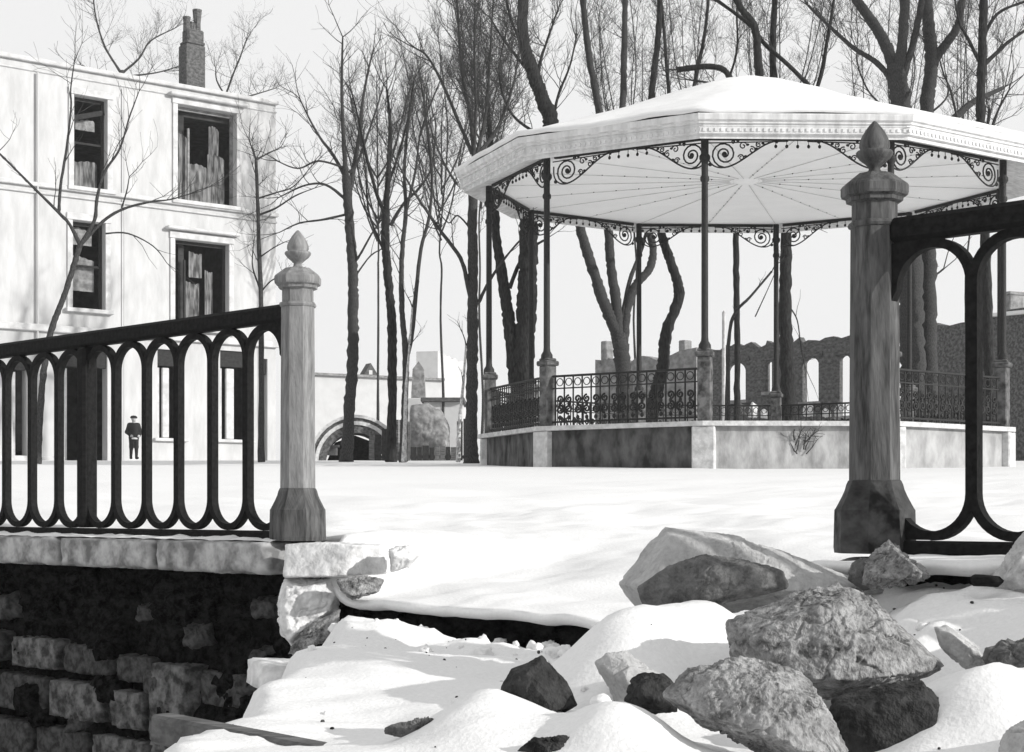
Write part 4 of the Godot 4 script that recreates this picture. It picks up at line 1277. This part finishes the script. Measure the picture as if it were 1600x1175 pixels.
func background() -> void:
	var q := front("ruined_building", "long low roofless brick ruin with bright empty openings behind the bandstand", "ruin", 1090, 50.0, 1352, 45.5, M.brick, 1.2, 546, [[1134, 1165, 568, 626], [1196, 1206, 565, 612], [1254, 1279, 560, 628], [1310, 1328, 556, 650]], 0.22, 0.22, 0.3, 3)
	var o: Node3D = q[0]
	var b := MB.new()
	for h in q[4]:
		b = MB.new()
		b.box(Vector3((h[0] + h[1]) / 2, h[3] + 0.1, 0.02), Vector3(h[1] - h[0] + 0.3, 0.14, 0.05), 0.01)
		var lw := put("window", b, M.brick, o)
		b = MB.new()
		b.box(Vector3((h[0] + h[1]) / 2, h[2] - 0.06, 0.04), Vector3(h[1] - h[0] + 0.2, 0.1, 0.12), 0.01)
		put("sill", b, M.greybrick, lw)
		var ww: float = h[1] - h[0]
		for sd in [0, 1]:
			var poly := PackedVector2Array([Vector2(0, 0)])
			for k in 9:
				var a := PI / 2 * k / 8.0
				poly.append(Vector2(ww * 0.5 * (1.0 - sin(a)) , -ww * 0.42 * (1.0 - cos(a))))
			for k in poly.size():
				poly[k] += Vector2(h[0], h[3] + 0.01)
				if sd == 1: poly[k].x = h[0] + h[1] - poly[k].x
			b = MB.new()
			b.slab(poly, -0.2, -0.01)
			put("arch_corner", b, M.brick, lw)
	q = front("ruined_building", "lower dark ruin wall with stubby chimneys between the bandstand's back columns", "ruin", 930, 56.0, 1088, 52.0, M.greybrick, 1.2, 566, [], 0.4, 0.3, 0.35, 9)
	o = q[0]
	for x in [940, 1062]:
		b = MB.new()
		var u: float = q[1].call(x)
		b.box(Vector3(u, q[2].call(x, 555), -0.25), Vector3(0.3, 1.0, 0.35), 0.03)
		put("chimney_stump", b, M.greybrick, o)
	q = front("ruined_building", "dark brick ruin with pointed bright opening and chimney at the right", "ruin", 1448, 44.0, 1640, 40.0, M.brick, 1.2, 510, [[1534, 1553, 545, 592]], 0.45, 0.3, 0.45, 14)
	o = q[0]
	b = MB.new()
	var cu: float = q[1].call(1559)
	b.box(Vector3(cu, q[2].call(1559, 478), -0.5), Vector3(0.36, 0.62, 0.5), 0.02)
	b.box(Vector3(cu, q[2].call(1559, 458), -0.5), Vector3(0.44, 0.09, 0.58), 0.02)
	put("chimney", b, M.greybrick, o)
	b = MB.new()
	b.t = Transform3D(Basis(Vector3(0, 0, 1), -0.04), Vector3(cu + 0.1, q[2].call(1559, 492), -0.6))
	b.box(Vector3.ZERO, Vector3(2.3, 0.10, 1.4), 0.02)
	put("snow_cover", b, M.farsnow, o)
	# pale house far left of centre, with a small gable window
	q = front("pale_house", "pale distant house with small dark gable, between two bare trunks", "house", 470, 82.0, 690, 86.0, M.palebrick, 1.0, 586, [], 0.4, 0.0, 0.0, 1)
	o = q[0]
	b = MB.new()
	var ux: float = q[1].call(578)
	var vy: float = q[2].call(578, 589)
	var s := 82.0 / F
	b.slab(PackedVector2Array([Vector2(ux - 14 * s, vy), Vector2(ux + 16 * s, vy - 0.05), Vector2(ux, vy + 22 * s)]), -0.5, 0.12)
	put("gable", b, M.slate, o)
	b = MB.new()
	b.box(Vector3(ux - 0.02, vy + 7 * s, 0.13), Vector3(6 * s, 7 * s, 0.03))
	put("gable_window", b, M.palebrick, o)
	b = MB.new()
	b.box(Vector3(q[3] / 2, vy + 0.02, 0.05), Vector3(q[3] + 0.2, 0.14, 0.35), 0.02)
	put("eaves", b, M.greybrick, o)
	q = front("pale_tower", "hazy pale square tower block left of the bandstand trunk", "building", 684, 108.0, 728, 116.0, M.palebrick, 1.0, 550, [], 1.5, 0.2, 0.5, 6)
	b = MB.new()
	q = front("low_shed", "low shed with dark flat roof edge beside the rounded grey stone", "shed", 662, 60.0, 722, 60.0, M.palebrick, 1.2, 628, [], 3.0, 0.0, 0.0, 1)
	b.box(Vector3(q[3] / 2, q[2].call(690, 625), -1.4), Vector3(q[3] + 0.2, 0.16, 3.3), 0.02)
	put("roof", b, M.slate, q[0])
	# obelisk
	var at := P(654, 640, 66.0)
	var ob := thing("stone_obelisk", "slim grey pointed obelisk rising behind the rounded stone", "obelisk", at)
	b = MB.new()
	b.lathe([Vector2(0.42, 0.4), Vector2(0.33, 1.65), Vector2(0.0, 2.0)], 4, true, 0.5)
	put("shaft", b, M.greybrick, ob)
	b = MB.new()
	b.box(Vector3(0, -0.3, 0), Vector3(0.9, 1.5, 0.9), 0.04)
	put("base", b, M.palebrick, ob)
	# arched gate
	var gz := 46.0
	var c := P(556, 722, gz)
	var ga := thing("arched_shelter", "round-arched stone shelter with pale rim, behind the left bare trunk", "shelter", c, 0.12)
	var pm := gz / F
	var arch := func(r0: float, r1: float, z0: float, z1: float, m: Material, called: String):
		var w := MB.new()
		for k in 18:
			var a0 := PI * k / 18.0; var a1 := PI * (k + 1) / 18.0
			var i0 := Vector2(cos(a0), sin(a0)) * r0 * pm; var i1 := Vector2(cos(a1), sin(a1)) * r0 * pm
			var o0 := Vector2(cos(a0), sin(a0)) * r1 * pm; var o1 := Vector2(cos(a1), sin(a1)) * r1 * pm
			w.slab(PackedVector2Array([i0, o0, o1, i1]), z0, z1)
		put(called, w, m, ga)
	arch.call(46.0, 58.0, -1.6, 0.0, M.brick, "vault")
	arch.call(58.2, 64.0, -1.6, 0.06, M.stonepale, "arch_ring")
	arch.call(64.2, 69.0, -1.6, 0.02, M.brick, "arch_ring")
	arch.call(69.2, 74.0, -1.6, 0.08, M.stonepale, "arch_ring")
	b = MB.new()
	b.slab(PackedVector2Array([Vector2(-46 * pm, 0), Vector2(46 * pm, 0), Vector2(32 * pm, 33 * pm), Vector2(0, 45 * pm), Vector2(-32 * pm, 33 * pm)]), -1.5, -1.3)
	put("back_wall", b, M.darkwood, ga)
	b = MB.new()
	b.box(Vector3(-38 * pm, 41 * pm * 0.62, -0.3), Vector3(26 * pm, 0.07, 0.1), 0.01)
	b.box(Vector3(-40 * pm, 18 * pm, -0.34), Vector3(24 * pm, 14 * pm, 0.08), 0.01)
	put("rail", b, M.greybrick, ga)
	# boarded fence
	var fz := 44.0
	var fence := thing("board_fence", "dark upright board fence between arched shelter and bandstand plinth", "fence", P(556, 724, fz))
	var rr := RandomNumberGenerator.new()
	rr.seed = 5
	var fp := fz / F
	var x := 20.0
	while x < 186.0:
		var bw := rr.randf_range(8.0, 11.0)
		var hh := (40.0 + 26.0 * smooth(20, 60, x)) * (1.0 + rr.randf_range(-0.06, 0.06))
		if x > 78 and x < 150: hh = 26.0 + rr.randf_range(-2, 2)
		b = MB.new()
		b.box(Vector3((x + bw / 2) * fp, hh * fp / 2 - 0.1, rr.randf_range(-0.015, 0.015)), Vector3((bw - 0.9) * fp, hh * fp + 0.2, 0.03), 0.005)
		put("board", b, M.darkwood if rr.randf() < 0.75 else M.timber, fence)
		x += bw
	b = MB.new()
	b.box(Vector3(102 * fp, 10 * fp, -0.06), Vector3(165 * fp, 0.09, 0.05))
	put("rail", b, M.darkwood, fence)
	rock_thing("rounded_stone", "rounded grey standing stone rising behind the dark board fence", [641, 632, 668, 628, 692, 642, 702, 665, 706, 726, 638, 726, 637, 665], 45.6, [], 0.9, M.greybrick, 24, 12.0, 0.05, 1.6, 8, 0.35, 0.5, "stone")
	# pole
	b = MB.new()
	b.lathe([Vector2(0.05, -0.5), Vector2(0.045, 2.6), Vector2(0.0, 2.66)], 8, false, 0.0)
	var po := put("thin_pole", b, M.stonepale)
	po.position = P(1131, 655, 39.0)
	tag(po, "thin pale pole standing right of the bandstand's front column", "pole")
	# rubble seen through the bandstand
	var spots := [[1176, 640, 16, 26, "tall pale lump of rubble below the ruin's left opening"], [1194, 646, 13, 16, "small pale stone beside the taller rubble lump behind the bandstand"], [1264, 640, 20, 22, "pale broken stone under the ruin's middle opening"], [1290, 644, 16, 14, "pale flat stone between the ruin's middle and right openings"], [1310, 640, 13, 20, "pale upright stone against the ruin's right opening"], [1155, 640, 26, 22, "dark squat heap of broken brick below the left opening"]]
	for k in spots.size():
		var w: Array = spots[k]
		var hx: float = w[2] * 0.5
		var hy: float = w[3] * 0.5
		rock_thing("rubble_stone", w[4], [w[0] - hx, w[1] + hy, w[0] - hx * 0.8, w[1] - hy * 0.4, w[0] - hx * 0.1, w[1] - hy, w[0] + hx * 0.8, w[1] - hy * 0.5, w[0] + hx, w[1] + hy], 43.5, [], 0.4, M.brick if k == 5 else M.plaster, 12, 10.0, 0.05, 2.5, 80 + k, 0.3, 0.4, "rubble")

# ---------------------------------------------------------------- rocks in the foreground
func rocks() -> void:
	chip_count = 0
	var o := rock_thing("stone_slab", "large pale tilted stone slab with dark broken front, top of the heap", [966, 912, 1012, 852, 1058, 803, 1150, 836, 1240, 848, 1385, 866, 1385, 930, 1235, 948, 1150, 958, 1010, 972], 5.5,
		[[1060, 850, 0.10, Vector3(0.08, 0.66, 0.75)], [1100, 868, 0.16, Vector3(0.2, 0.62, 0.75)], [1000, 940, 0.34, Vector3(-0.62, -0.28, 0.75)], [1120, 900, 0.3, Vector3(-0.25, -0.3, 0.9)]], 0.9, M.slab, 72, 60.0, 0.012, 5.0, 2)
	chip_count = 7
	rock_thing("dark_stone", "dark rough facet on the front of the pale slab, its shade put into the colour", [990, 915, 1050, 882, 1095, 866, 1160, 872, 1225, 890, 1234, 918, 1180, 945, 1100, 950, 1010, 970], 5.15, [[1100, 890, 0.1, Vector3(-0.2, 0.1, 1)]], 0.26, M.slabdark, 44, 34.0, 0.012, 7.0, 7)  # front face of the slab in shade, painted as darker rock
	rock_thing("boulder", "big rough mottled boulder with sharp right tip, largest in the foreground", [1134, 966, 1200, 940, 1260, 915, 1310, 910, 1365, 935, 1420, 985, 1476, 1040, 1440, 1062, 1380, 1080, 1310, 1092, 1200, 1085, 1145, 1030], 4.35,
		[[1250, 960, 0.16, Vector3(0.02, 0.62, 0.78)], [1380, 1030, 0.22, Vector3(0.3, 0.25, 0.9)], [1160, 1000, 0.14, Vector3(-0.72, 0.1, 0.7)], [1380, 1068, 0.24, Vector3(0.12, -0.75, 0.65)]], 0.62, M.mottled, 88, 44.0, 0.018, 6.0, 3)
	rock_thing("boulder", "light mottled boulder below the big one, at the bottom edge", [1030, 1085, 1065, 1042, 1140, 1030, 1230, 1040, 1290, 1085, 1310, 1140, 1335, 1190, 1200, 1200, 1140, 1160, 1060, 1125], 3.72,
		[[1150, 1060, 0.1, Vector3(-0.05, 0.6, 0.8)], [1250, 1120, 0.2, Vector3(0.35, 0.2, 0.92)], [1090, 1120, 0.12, Vector3(-0.45, -0.45, 0.8)]], 0.5, M.mottled, 84, 40.0, 0.02, 6.0, 4)
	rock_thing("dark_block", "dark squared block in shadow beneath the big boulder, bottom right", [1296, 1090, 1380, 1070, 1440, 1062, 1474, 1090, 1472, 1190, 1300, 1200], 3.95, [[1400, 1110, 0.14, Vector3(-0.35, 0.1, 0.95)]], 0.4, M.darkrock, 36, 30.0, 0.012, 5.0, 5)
	rock_thing("small_stone", "small grey stone half sunk in snow left of the light mottled boulder", [930, 1035, 950, 1020, 985, 1020, 1020, 1045, 1045, 1060, 1035, 1105, 960, 1100, 940, 1060], 4.25, [[960, 1050, 0.08, Vector3(-0.5, 0.4, 0.8)], [1000, 1075, 0.1, Vector3(0.3, -0.2, 0.95)]], 0.26, M.slab, 30, 22.0, 0.01, 7.0, 6)
	rock_thing("small_stone", "dark lump of stone touching the small grey stone's right side", [985, 1060, 1005, 1048, 1040, 1050, 1062, 1075, 1060, 1115, 990, 1115, 975, 1095], 4.05, [], 0.2, M.darkrock, 26, 18.0, 0.01, 7.0, 16)
	rock_thing("dark_stone", "black angular stone alone in the snow, bottom centre", [780, 1082, 800, 1045, 848, 1020, 864, 1022, 885, 1065, 918, 1102, 880, 1115, 850, 1132], 4.15, [[840, 1080, 0.08, Vector3(-0.35, 0.1, 0.95)]], 0.3, M.darkrock, 36, 40.0, 0.008, 6.0, 8)
	rock_thing("rubble_stone", "jagged peaked rubble piece leaning on the right stone post's foot", [1350, 880, 1385, 845, 1400, 836, 1425, 852, 1445, 885, 1474, 906, 1430, 912, 1390, 930, 1345, 915], 5.25, [[1395, 865, 0.1, Vector3(0.2, 0.55, 0.8)], [1380, 900, 0.14, Vector3(-0.4, -0.2, 0.9)]], 0.34, M.mottled, 40, 30.0, 0.022, 8.0, 9)
	rock_thing("small_stone", "small dark stone between the slab's right end and the peaked rubble", [1330, 880, 1350, 868, 1378, 880, 1385, 915, 1350, 925, 1325, 905], 5.35, [], 0.2, M.slabdark, 24, 18.0, 0.012, 8.0, 19)
	rock_thing("stone_slab", "pale upright stone cut off by the right picture edge, under the railing", [1545, 905, 1568, 870, 1600, 830, 1660, 820, 1680, 930, 1600, 945, 1560, 925], 5.1, [[1590, 890, 0.12, Vector3(-0.3, 0.3, 0.9)]], 0.5, M.lightrock, 36, 30.0, 0.012, 6.0, 10)
	rock_thing("iron_fragment", "short dark iron bar end sticking out left of the pale upright stone", [1514, 902, 1522, 897, 1562, 900, 1570, 908, 1560, 918, 1520, 916], 5.0, [], 0.1, M.iron, 16, 24.0, 0.002, 9.0, 11, 0.35, 0.5, "iron bar")
	rock_thing("stone_shard", "narrow tilted shard with dark left edge, right side above the dark rough rock", [1460, 980, 1480, 978, 1530, 1010, 1545, 1040, 1545, 1075, 1500, 1042, 1470, 1010], 4.4, [[1500, 1010, 0.08, Vector3(0.35, 0.5, 0.8)]], 0.22, M.lightrock, 30, 30.0, 0.01, 7.0, 12)
	rock_thing("dark_rock", "rough dark rock with pale underside, at the right edge", [1542, 1015, 1560, 998, 1640, 990, 1680, 1100, 1600, 1108, 1560, 1092, 1540, 1055], 4.25, [[1580, 1080, 0.2, Vector3(-0.2, -0.5, 0.85)]], 0.5, M.slabdark, 36, 20.0, 0.025, 7.0, 13)
	rock_thing("corner_rock", "grey rounded rock in the bottom right corner", [1562, 1175, 1575, 1140, 1610, 1118, 1680, 1110, 1690, 1220, 1570, 1220], 3.55, [], 0.4, M.slab, 30, 16.0, 0.014, 6.0, 14)
	rock_thing("kerb_stone", "pale squared stone under the left post's foot, at the broken wall end", [445, 850, 520, 846, 602, 850, 606, 897, 520, 902, 446, 903], 7.8, [[520, 870, 0.2, Vector3(0.12, 0.02, 1)]], 0.46, M.plaster, 40, 46.0, 0.008, 5.0, 15, 0.05, 0.3, "kerb stone")
	rock_thing("kerb_stone", "small pale broken stone right of the squared one under the left post", [608, 858, 640, 850, 656, 868, 640, 888, 610, 895], 7.6, [], 0.24, M.plaster, 26, 22.0, 0.012, 8.0, 17, 0.2, 0.3, "kerb stone")
	rock_thing("rubble_stone", "flat dark rubble piece jutting beneath the left post's pale stone", [525, 905, 570, 900, 604, 905, 590, 925, 550, 938, 530, 925], 7.55, [], 0.2, M.mottled, 24, 18.0, 0.015, 9.0, 18)
	rock_thing("earth_shade_clod", "grey streak of bare frozen earth breaking through the snow, bottom centre left", [588, 1152, 600, 1134, 650, 1122, 700, 1112, 738, 1130, 724, 1144, 650, 1152, 606, 1162], 3.95, [], 0.22, M.slabdark, 36, 12.0, 0.03, 9.0, 44, 0.9, 0.6, "earth")
	rock_thing("earth_shade_clod", "dark sliver standing in for shade at the bottom edge left of the light mottled boulder", [800, 1172, 830, 1148, 880, 1150, 930, 1166, 940, 1185, 800, 1190], 3.62, [], 0.2, M.darkrock, 28, 14.0, 0.02, 9.0, 45, 0.7, 0.5, "earth")  # dark lump where only shade falls, the shade put into its colour
	# timbers
	var b := MB.new()
	b.box(Vector3.ZERO, Vector3(0.62, 0.085, 0.07), 0.008)
	var pl := put("timber_plank", b, M.timber)
	var a := P(254, 1138, 4.62); var c := P(540, 1196, 4.0)
	pl.transform = Transform3D(Basis.looking_at((c - a).normalized(), Vector3.UP) * Basis(Vector3.UP, PI / 2), (a + c) / 2)
	pl.scale = Vector3((c - a).length() / 0.6, 1, 1)
	tag(pl, "weathered timber plank edge buried under snow, bottom left", "plank")
	b = _block(Vector3(0.34, 0.11, 0.22), 0.01, 0.008, 33)
	var bl := put("stone_block", b, M.plaster)
	bl.transform = Transform3D(Basis(Vector3.UP, 0.5).rotated(Vector3(0, 0, 1), -0.1), P(462, 1056, 6.35))
	tag(bl, "pale block end poking from snow beside the dark wall hollow", "stone block")
	# crumbs of earth and mortar on the heap
	b = MB.new()
	rng.seed = 5
	for k in 260:
		var cs := rng.randf_range(0.5, 4.6)
		var cd := -absf(rng.randfn(0.05, 0.45)) - 0.03
		if k % 5 == 0: cd = rng.randf_range(-2.8, -0.1)
		var cr := 0.002 + 0.006 * pow(rng.randf(), 3.0)
		var pp := S(cs, pit_h(cs, cd) + cr * 0.3, cd)
		if pp.y < -0.6: continue
		var h1 := Vector3(rng.randf_range(0.6, 1.3), rng.randf_range(0.5, 1.0), rng.randf_range(0.6, 1.3)) * cr
		b.t = Transform3D(Basis(Vector3.UP, rng.randf() * TAU), pp)
		b.ball(Vector3.ZERO, h1, 5)
	var cl := MB.new()
	for k in 110:
		var cs := rng.randf_range(0.6, 3.0)
		var cd := -absf(rng.randfn(0.0, 0.22)) - 0.04
		if k % 4 == 0:
			cs = rng.randf_range(1.0, 5.0); cd = rng.randf_range(-2.6, -0.2)
		var cr := 0.008 + 0.026 * pow(rng.randf(), 2.0)
		var yy := pit_h(cs, cd)
		if yy < -0.6: continue
		cl.t = Transform3D(Basis(Vector3(rng.randf(), 1, rng.randf()).normalized(), rng.randf() * TAU), S(cs, yy + cr * 0.25, cd))
		var q := rock([[Vector3(1, 0.2, 0.1), cr], [Vector3(-1, 0.1, 0.3), cr], [Vector3(0, 1, 0.2), cr * 0.7], [Vector3(0, -1, 0), cr * 0.7], [Vector3(0.2, 0, 1), cr], [Vector3(0.1, 0.2, -1), cr]], 5, 10.0, cr * 0.5, 20.0, 500 + k)
		var kk := cl.v.size()
		for j in q.v.size():
			cl.v.append(cl.t * q.v[j]); cl.n.append(cl.t.basis * q.n[j])
		for j in q.ix: cl.ix.append(kk + j)
	var clods := put("snow_clods", cl, M.snow)
	tag(clods, "small broken lumps of snow crust scattered over the foreground heap", "snow", "", "stuff")
	var crumbs := put("earth_crumbs", b, M.blockdark)
	tag(crumbs, "scattered dark crumbs of earth and mortar on the foreground snow", "crumbs", "", "stuff")
	# dead weed at the plinth
	b = MB.new()
	rng.seed = 77
	for k in 9: grow(b, Vector3(rng.randf_range(-0.1, 0.1), rng.randf_range(0.0, 0.25), 0), Vector3(rng.randf_range(-0.6, 0.6), 0.7, 0.0), 0.28, 0.012, 1, 0.2)
	var we := put("dry_weed", b, M.twig)
	we.position = P(1250, 712, 24.62)
	tag(we, "dry dark weed climbing the pale bandstand plinth", "weed")

# ---------------------------------------------------------------- a body as one skin round tapered bones
func skin_of(bones: Array, cell: float, k: float, grow_by := 0.0) -> MB:
	var lo := Vector3(9, 9, 9)
	var hi := -lo
	for q in bones:
		var r: float = maxf(q[2], q[3]) + cell * 2 + grow_by + 0.01
		for e in 2:
			lo = lo.min(q[e] - Vector3(r, r, r)); hi = hi.max(q[e] + Vector3(r, r, r))
	var nx := int((hi.x - lo.x) / cell) + 2
	var ny := int((hi.y - lo.y) / cell) + 2
	var nzz := int((hi.z - lo.z) / cell) + 2
	var val := PackedFloat32Array()
	val.resize(nx * ny * nzz)
	for iy in ny:
		for iz in nzz:
			for ixx in nx:
				var p := lo + Vector3(ixx, iy, iz) * cell
				var acc := 0.0
				for q in bones:
					var a: Vector3 = q[0]
					var ab: Vector3 = q[1] - a
					var t := clampf((p - a).dot(ab) / maxf(ab.length_squared(), 1e-9), 0, 1)
					acc += exp(-k * (p.distance_to(a + ab * t) - lerpf(q[2], q[3], t) - grow_by))
				val[(iy * nzz + iz) * nx + ixx] = -log(maxf(acc, 1e-30)) / k
	var idx := {}
	var pv := PackedVector3Array()
	var pi := PackedInt32Array()
	var off := [0, 1, nx, nx + 1, nx * nzz, nx * nzz + 1, nx * nzz + nx, nx * nzz + nx + 1]
	for iy in ny - 1:
		for iz in nzz - 1:
			for ixx in nx - 1:
				var c := (iy * nzz + iz) * nx + ixx
				var s := 0
				for j in 8: if val[c + off[j]] < 0.0: s += 1
				if s == 0 or s == 8: continue
				var sum := Vector3.ZERO
				var m := 0
				for j in 8:
					for ax in 3:
						var bit := 1 << ax
						if j & bit: continue
						var a: float = val[c + off[j]]
						var d: float = val[c + off[j | bit]]
						if (a < 0.0) != (d < 0.0):
							var p := Vector3(j & 1, (j >> 2) & 1, (j >> 1) & 1)
							var e := Vector3.ZERO
							e[[0, 2, 1][ax]] = a / (a - d)
							sum += p + e
							m += 1
				idx[c] = pv.size()
				pv.append(lo + (Vector3(ixx, iy, iz) + sum / m) * cell)
	for iy in range(1, ny - 1):
		for iz in range(1, nzz - 1):
			for ixx in range(1, nx - 1):
				var c := (iy * nzz + iz) * nx + ixx
				for ax in 3:
					var st: int = [1, nx, nx * nzz][ax]
					if (val[c] < 0.0) == (val[c + st] < 0.0): continue
					var o1: int = [nx, nx * nzz, 1][ax]
					var o2: int = [nx * nzz, 1, nx][ax]
					var q := [c, c - o1, c - o1 - o2, c - o2]
					if not (idx.has(q[0]) and idx.has(q[1]) and idx.has(q[2]) and idx.has(q[3])): continue
					var a: int = idx[q[0]]; var b: int = idx[q[1]]; var d: int = idx[q[2]]; var e: int = idx[q[3]]
					var p0 := pv[a]
					var nn := (pv[b] - p0).cross(pv[d] - p0)
					var dirv := Vector3.ZERO
					dirv[[0, 2, 1][ax]] = 1.0 if val[c] < 0.0 else -1.0
					if nn.dot(dirv) < 0.0: pi.append_array(PackedInt32Array([a, d, b, a, e, d]))
					else: pi.append_array(PackedInt32Array([a, b, d, a, d, e]))
	var mb := MB.new()
	mb.soft(pv, pi)
	return mb

func person() -> void:
	var z := 50.6
	var at := P(209, 717, z)
	var o := thing("person", "small person in dark coat, cap and dark trousers standing before the house", "person", at, 0.5)
	var H := 1.36
	var V := func(x, y, zz): return Vector3(x, y, zz) * H
	var arms := []
	var legs := []
	for s in [-1.0, 1.0]:
		legs.append([V.call(s * 0.055, 0.5, 0), V.call(s * 0.06, 0.28, 0.012), 0.055 * H, 0.04 * H])
		legs.append([V.call(s * 0.06, 0.28, 0.012), V.call(s * 0.065, 0.05, -0.01), 0.037 * H, 0.025 * H])
	var feet := []
	for s in [-1.0, 1.0]: feet.append([V.call(s * 0.065, 0.025, -0.02), V.call(s * 0.075, 0.02, 0.07), 0.026 * H, 0.022 * H])
	for s in [-1.0, 1.0]:
		arms.append([V.call(s * 0.105, 0.79, 0), V.call(s * 0.16, 0.62, -0.01), 0.04 * H, 0.032 * H])
		arms.append([V.call(s * 0.16, 0.62, -0.01), V.call(s * 0.10, 0.53, 0.10), 0.03 * H, 0.024 * H])
	var torso := [[V.call(-0.06, 0.77, 0), V.call(0.06, 0.77, 0), 0.06 * H, 0.06 * H], [V.call(0, 0.74, 0), V.call(0, 0.55, 0), 0.085 * H, 0.075 * H], [V.call(-0.03, 0.5, 0), V.call(0.03, 0.5, 0), 0.07 * H, 0.07 * H]]
	var head := [[V.call(0, 0.8, 0), V.call(0, 0.87, 0.005), 0.034 * H, 0.033 * H], [V.call(0, 0.905, 0.01), V.call(0, 0.94, 0.0), 0.052 * H, 0.06 * H], [V.call(0, 0.905, 0.055), V.call(0, 0.89, 0.068), 0.012 * H, 0.012 * H]]
	var hands := []
	for s in [-1.0, 1.0]:
		hands.append([V.call(s * 0.10, 0.53, 0.10), V.call(s * 0.085, 0.515, 0.125), 0.02 * H, 0.019 * H])
		for f in 4: hands.append([V.call(s * (0.095 - f * 0.006), 0.52 + f * 0.008, 0.125), V.call(s * 0.06, 0.505 + f * 0.009, 0.138), 0.007 * H, 0.006 * H])
		hands.append([V.call(s * 0.095, 0.535, 0.11), V.call(s * 0.075, 0.55, 0.128), 0.008 * H, 0.006 * H])
	var body := legs + feet + arms + torso + head + hands
	put("body", skin_of(body, 0.022, 90.0), M.skin, o)
	put("coat", skin_of(arms.map(func(q): return q) + torso.slice(0, 2) + [[V.call(0, 0.56, 0), V.call(0, 0.5, 0), 0.08 * H, 0.085 * H]], 0.026, 60.0, 0.014), M.coat, o)
	put("trousers", skin_of(legs + [torso[2]], 0.026, 70.0, 0.012), M.coat, o)
	put("boots", skin_of(feet, 0.02, 90.0, 0.01), M.coat, o)
	var b := MB.new()
	b.lathe([Vector2(0.090 * H, 0.455 * H), Vector2(0.098 * H, 0.46 * H), Vector2(0.098 * H, 0.495 * H), Vector2(0.092 * H, 0.50 * H)], 16)
	put("jersey_hem", b, M.pale, o)
	b = MB.new()
	b.lathe([Vector2(0.082 * H, 0.945 * H), Vector2(0.085 * H, 0.955 * H), Vector2(0.075 * H, 0.985 * H), Vector2(0.045 * H, 1.005 * H), Vector2(0.0, 1.01 * H)], 14)
	put("cap", b, M.coat, o)

# ---------------------------------------------------------------- everything
func _ready() -> void:
	var cam := Camera3D.new()
	cam.name = "camera"
	add_child(cam)
	cam.position = Vector3(0, EYE, 0)
	cam.projection = Camera3D.PROJECTION_FRUSTUM
	cam.near = 0.1
	cam.far = 2000.0
	cam.size = 0.1 * 1175.0 / F
	cam.frustum_offset = Vector2(0, 0.1 * (HZ - 587.5) / F)
	cam.current = true
	var env := Environment.new()
	env.background_mode = Environment.BG_SKY
	var sky := Sky.new()
	var sm := ProceduralSkyMaterial.new()
	sm.sky_top_color = grey(0.92)
	sm.sky_horizon_color = grey(0.97)
	sm.sky_curve = 0.2
	sm.ground_bottom_color = grey(0.5)
	sm.ground_horizon_color = grey(0.97)
	sm.ground_curve = 0.1
	sm.sun_angle_max = 1.0
	sky.sky_material = sm
	env.sky = sky
	env.ambient_light_source = Environment.AMBIENT_SOURCE_SKY
	env.tonemap_mode = Environment.TONE_MAPPER_LINEAR
	env.tonemap_exposure = 0.95
	env.fog_enabled = true
	env.fog_density = 0.0006
	env.fog_light_color = grey(0.9)
	env.sdfgi_enabled = true
	env.ssao_enabled = true
	env.ssil_enabled = true
	var we := WorldEnvironment.new()
	we.name = "environment"
	we.environment = env
	add_child(we)
	var sun := DirectionalLight3D.new()
	sun.name = "sun"
	add_child(sun)
	sun.light_energy = 1.6
	sun.light_color = Color(1.0, 0.995, 0.985)
	sun.light_angular_distance = 0.6
	sun.shadow_enabled = true
	var el := deg_to_rad(19.0)
	var az := deg_to_rad(25.0)
	sun.look_at_from_position(Vector3(cos(az) * cos(el), sin(el), sin(az) * cos(el)) * 50.0, Vector3.ZERO)

	nz.seed = 21
	nz.frequency = 0.01
	nz.fractal_octaves = 4
	materials()
	ground()
	house()
	background()
	bandstand()
	trees()
	retaining_wall()
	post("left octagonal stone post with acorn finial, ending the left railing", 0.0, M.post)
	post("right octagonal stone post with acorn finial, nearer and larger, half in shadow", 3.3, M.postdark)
	railing("long black iron railing of looped balusters running left from the left post", -0.075, -5.2, 0.335, 0.31, 16, 5, 0.0)
	railing("short black iron railing section leaving the right post, cut by the picture edge", 3.375, 6.2, 0.315, 0.31, 9, 6, 0.0)
	rocks()
	person()
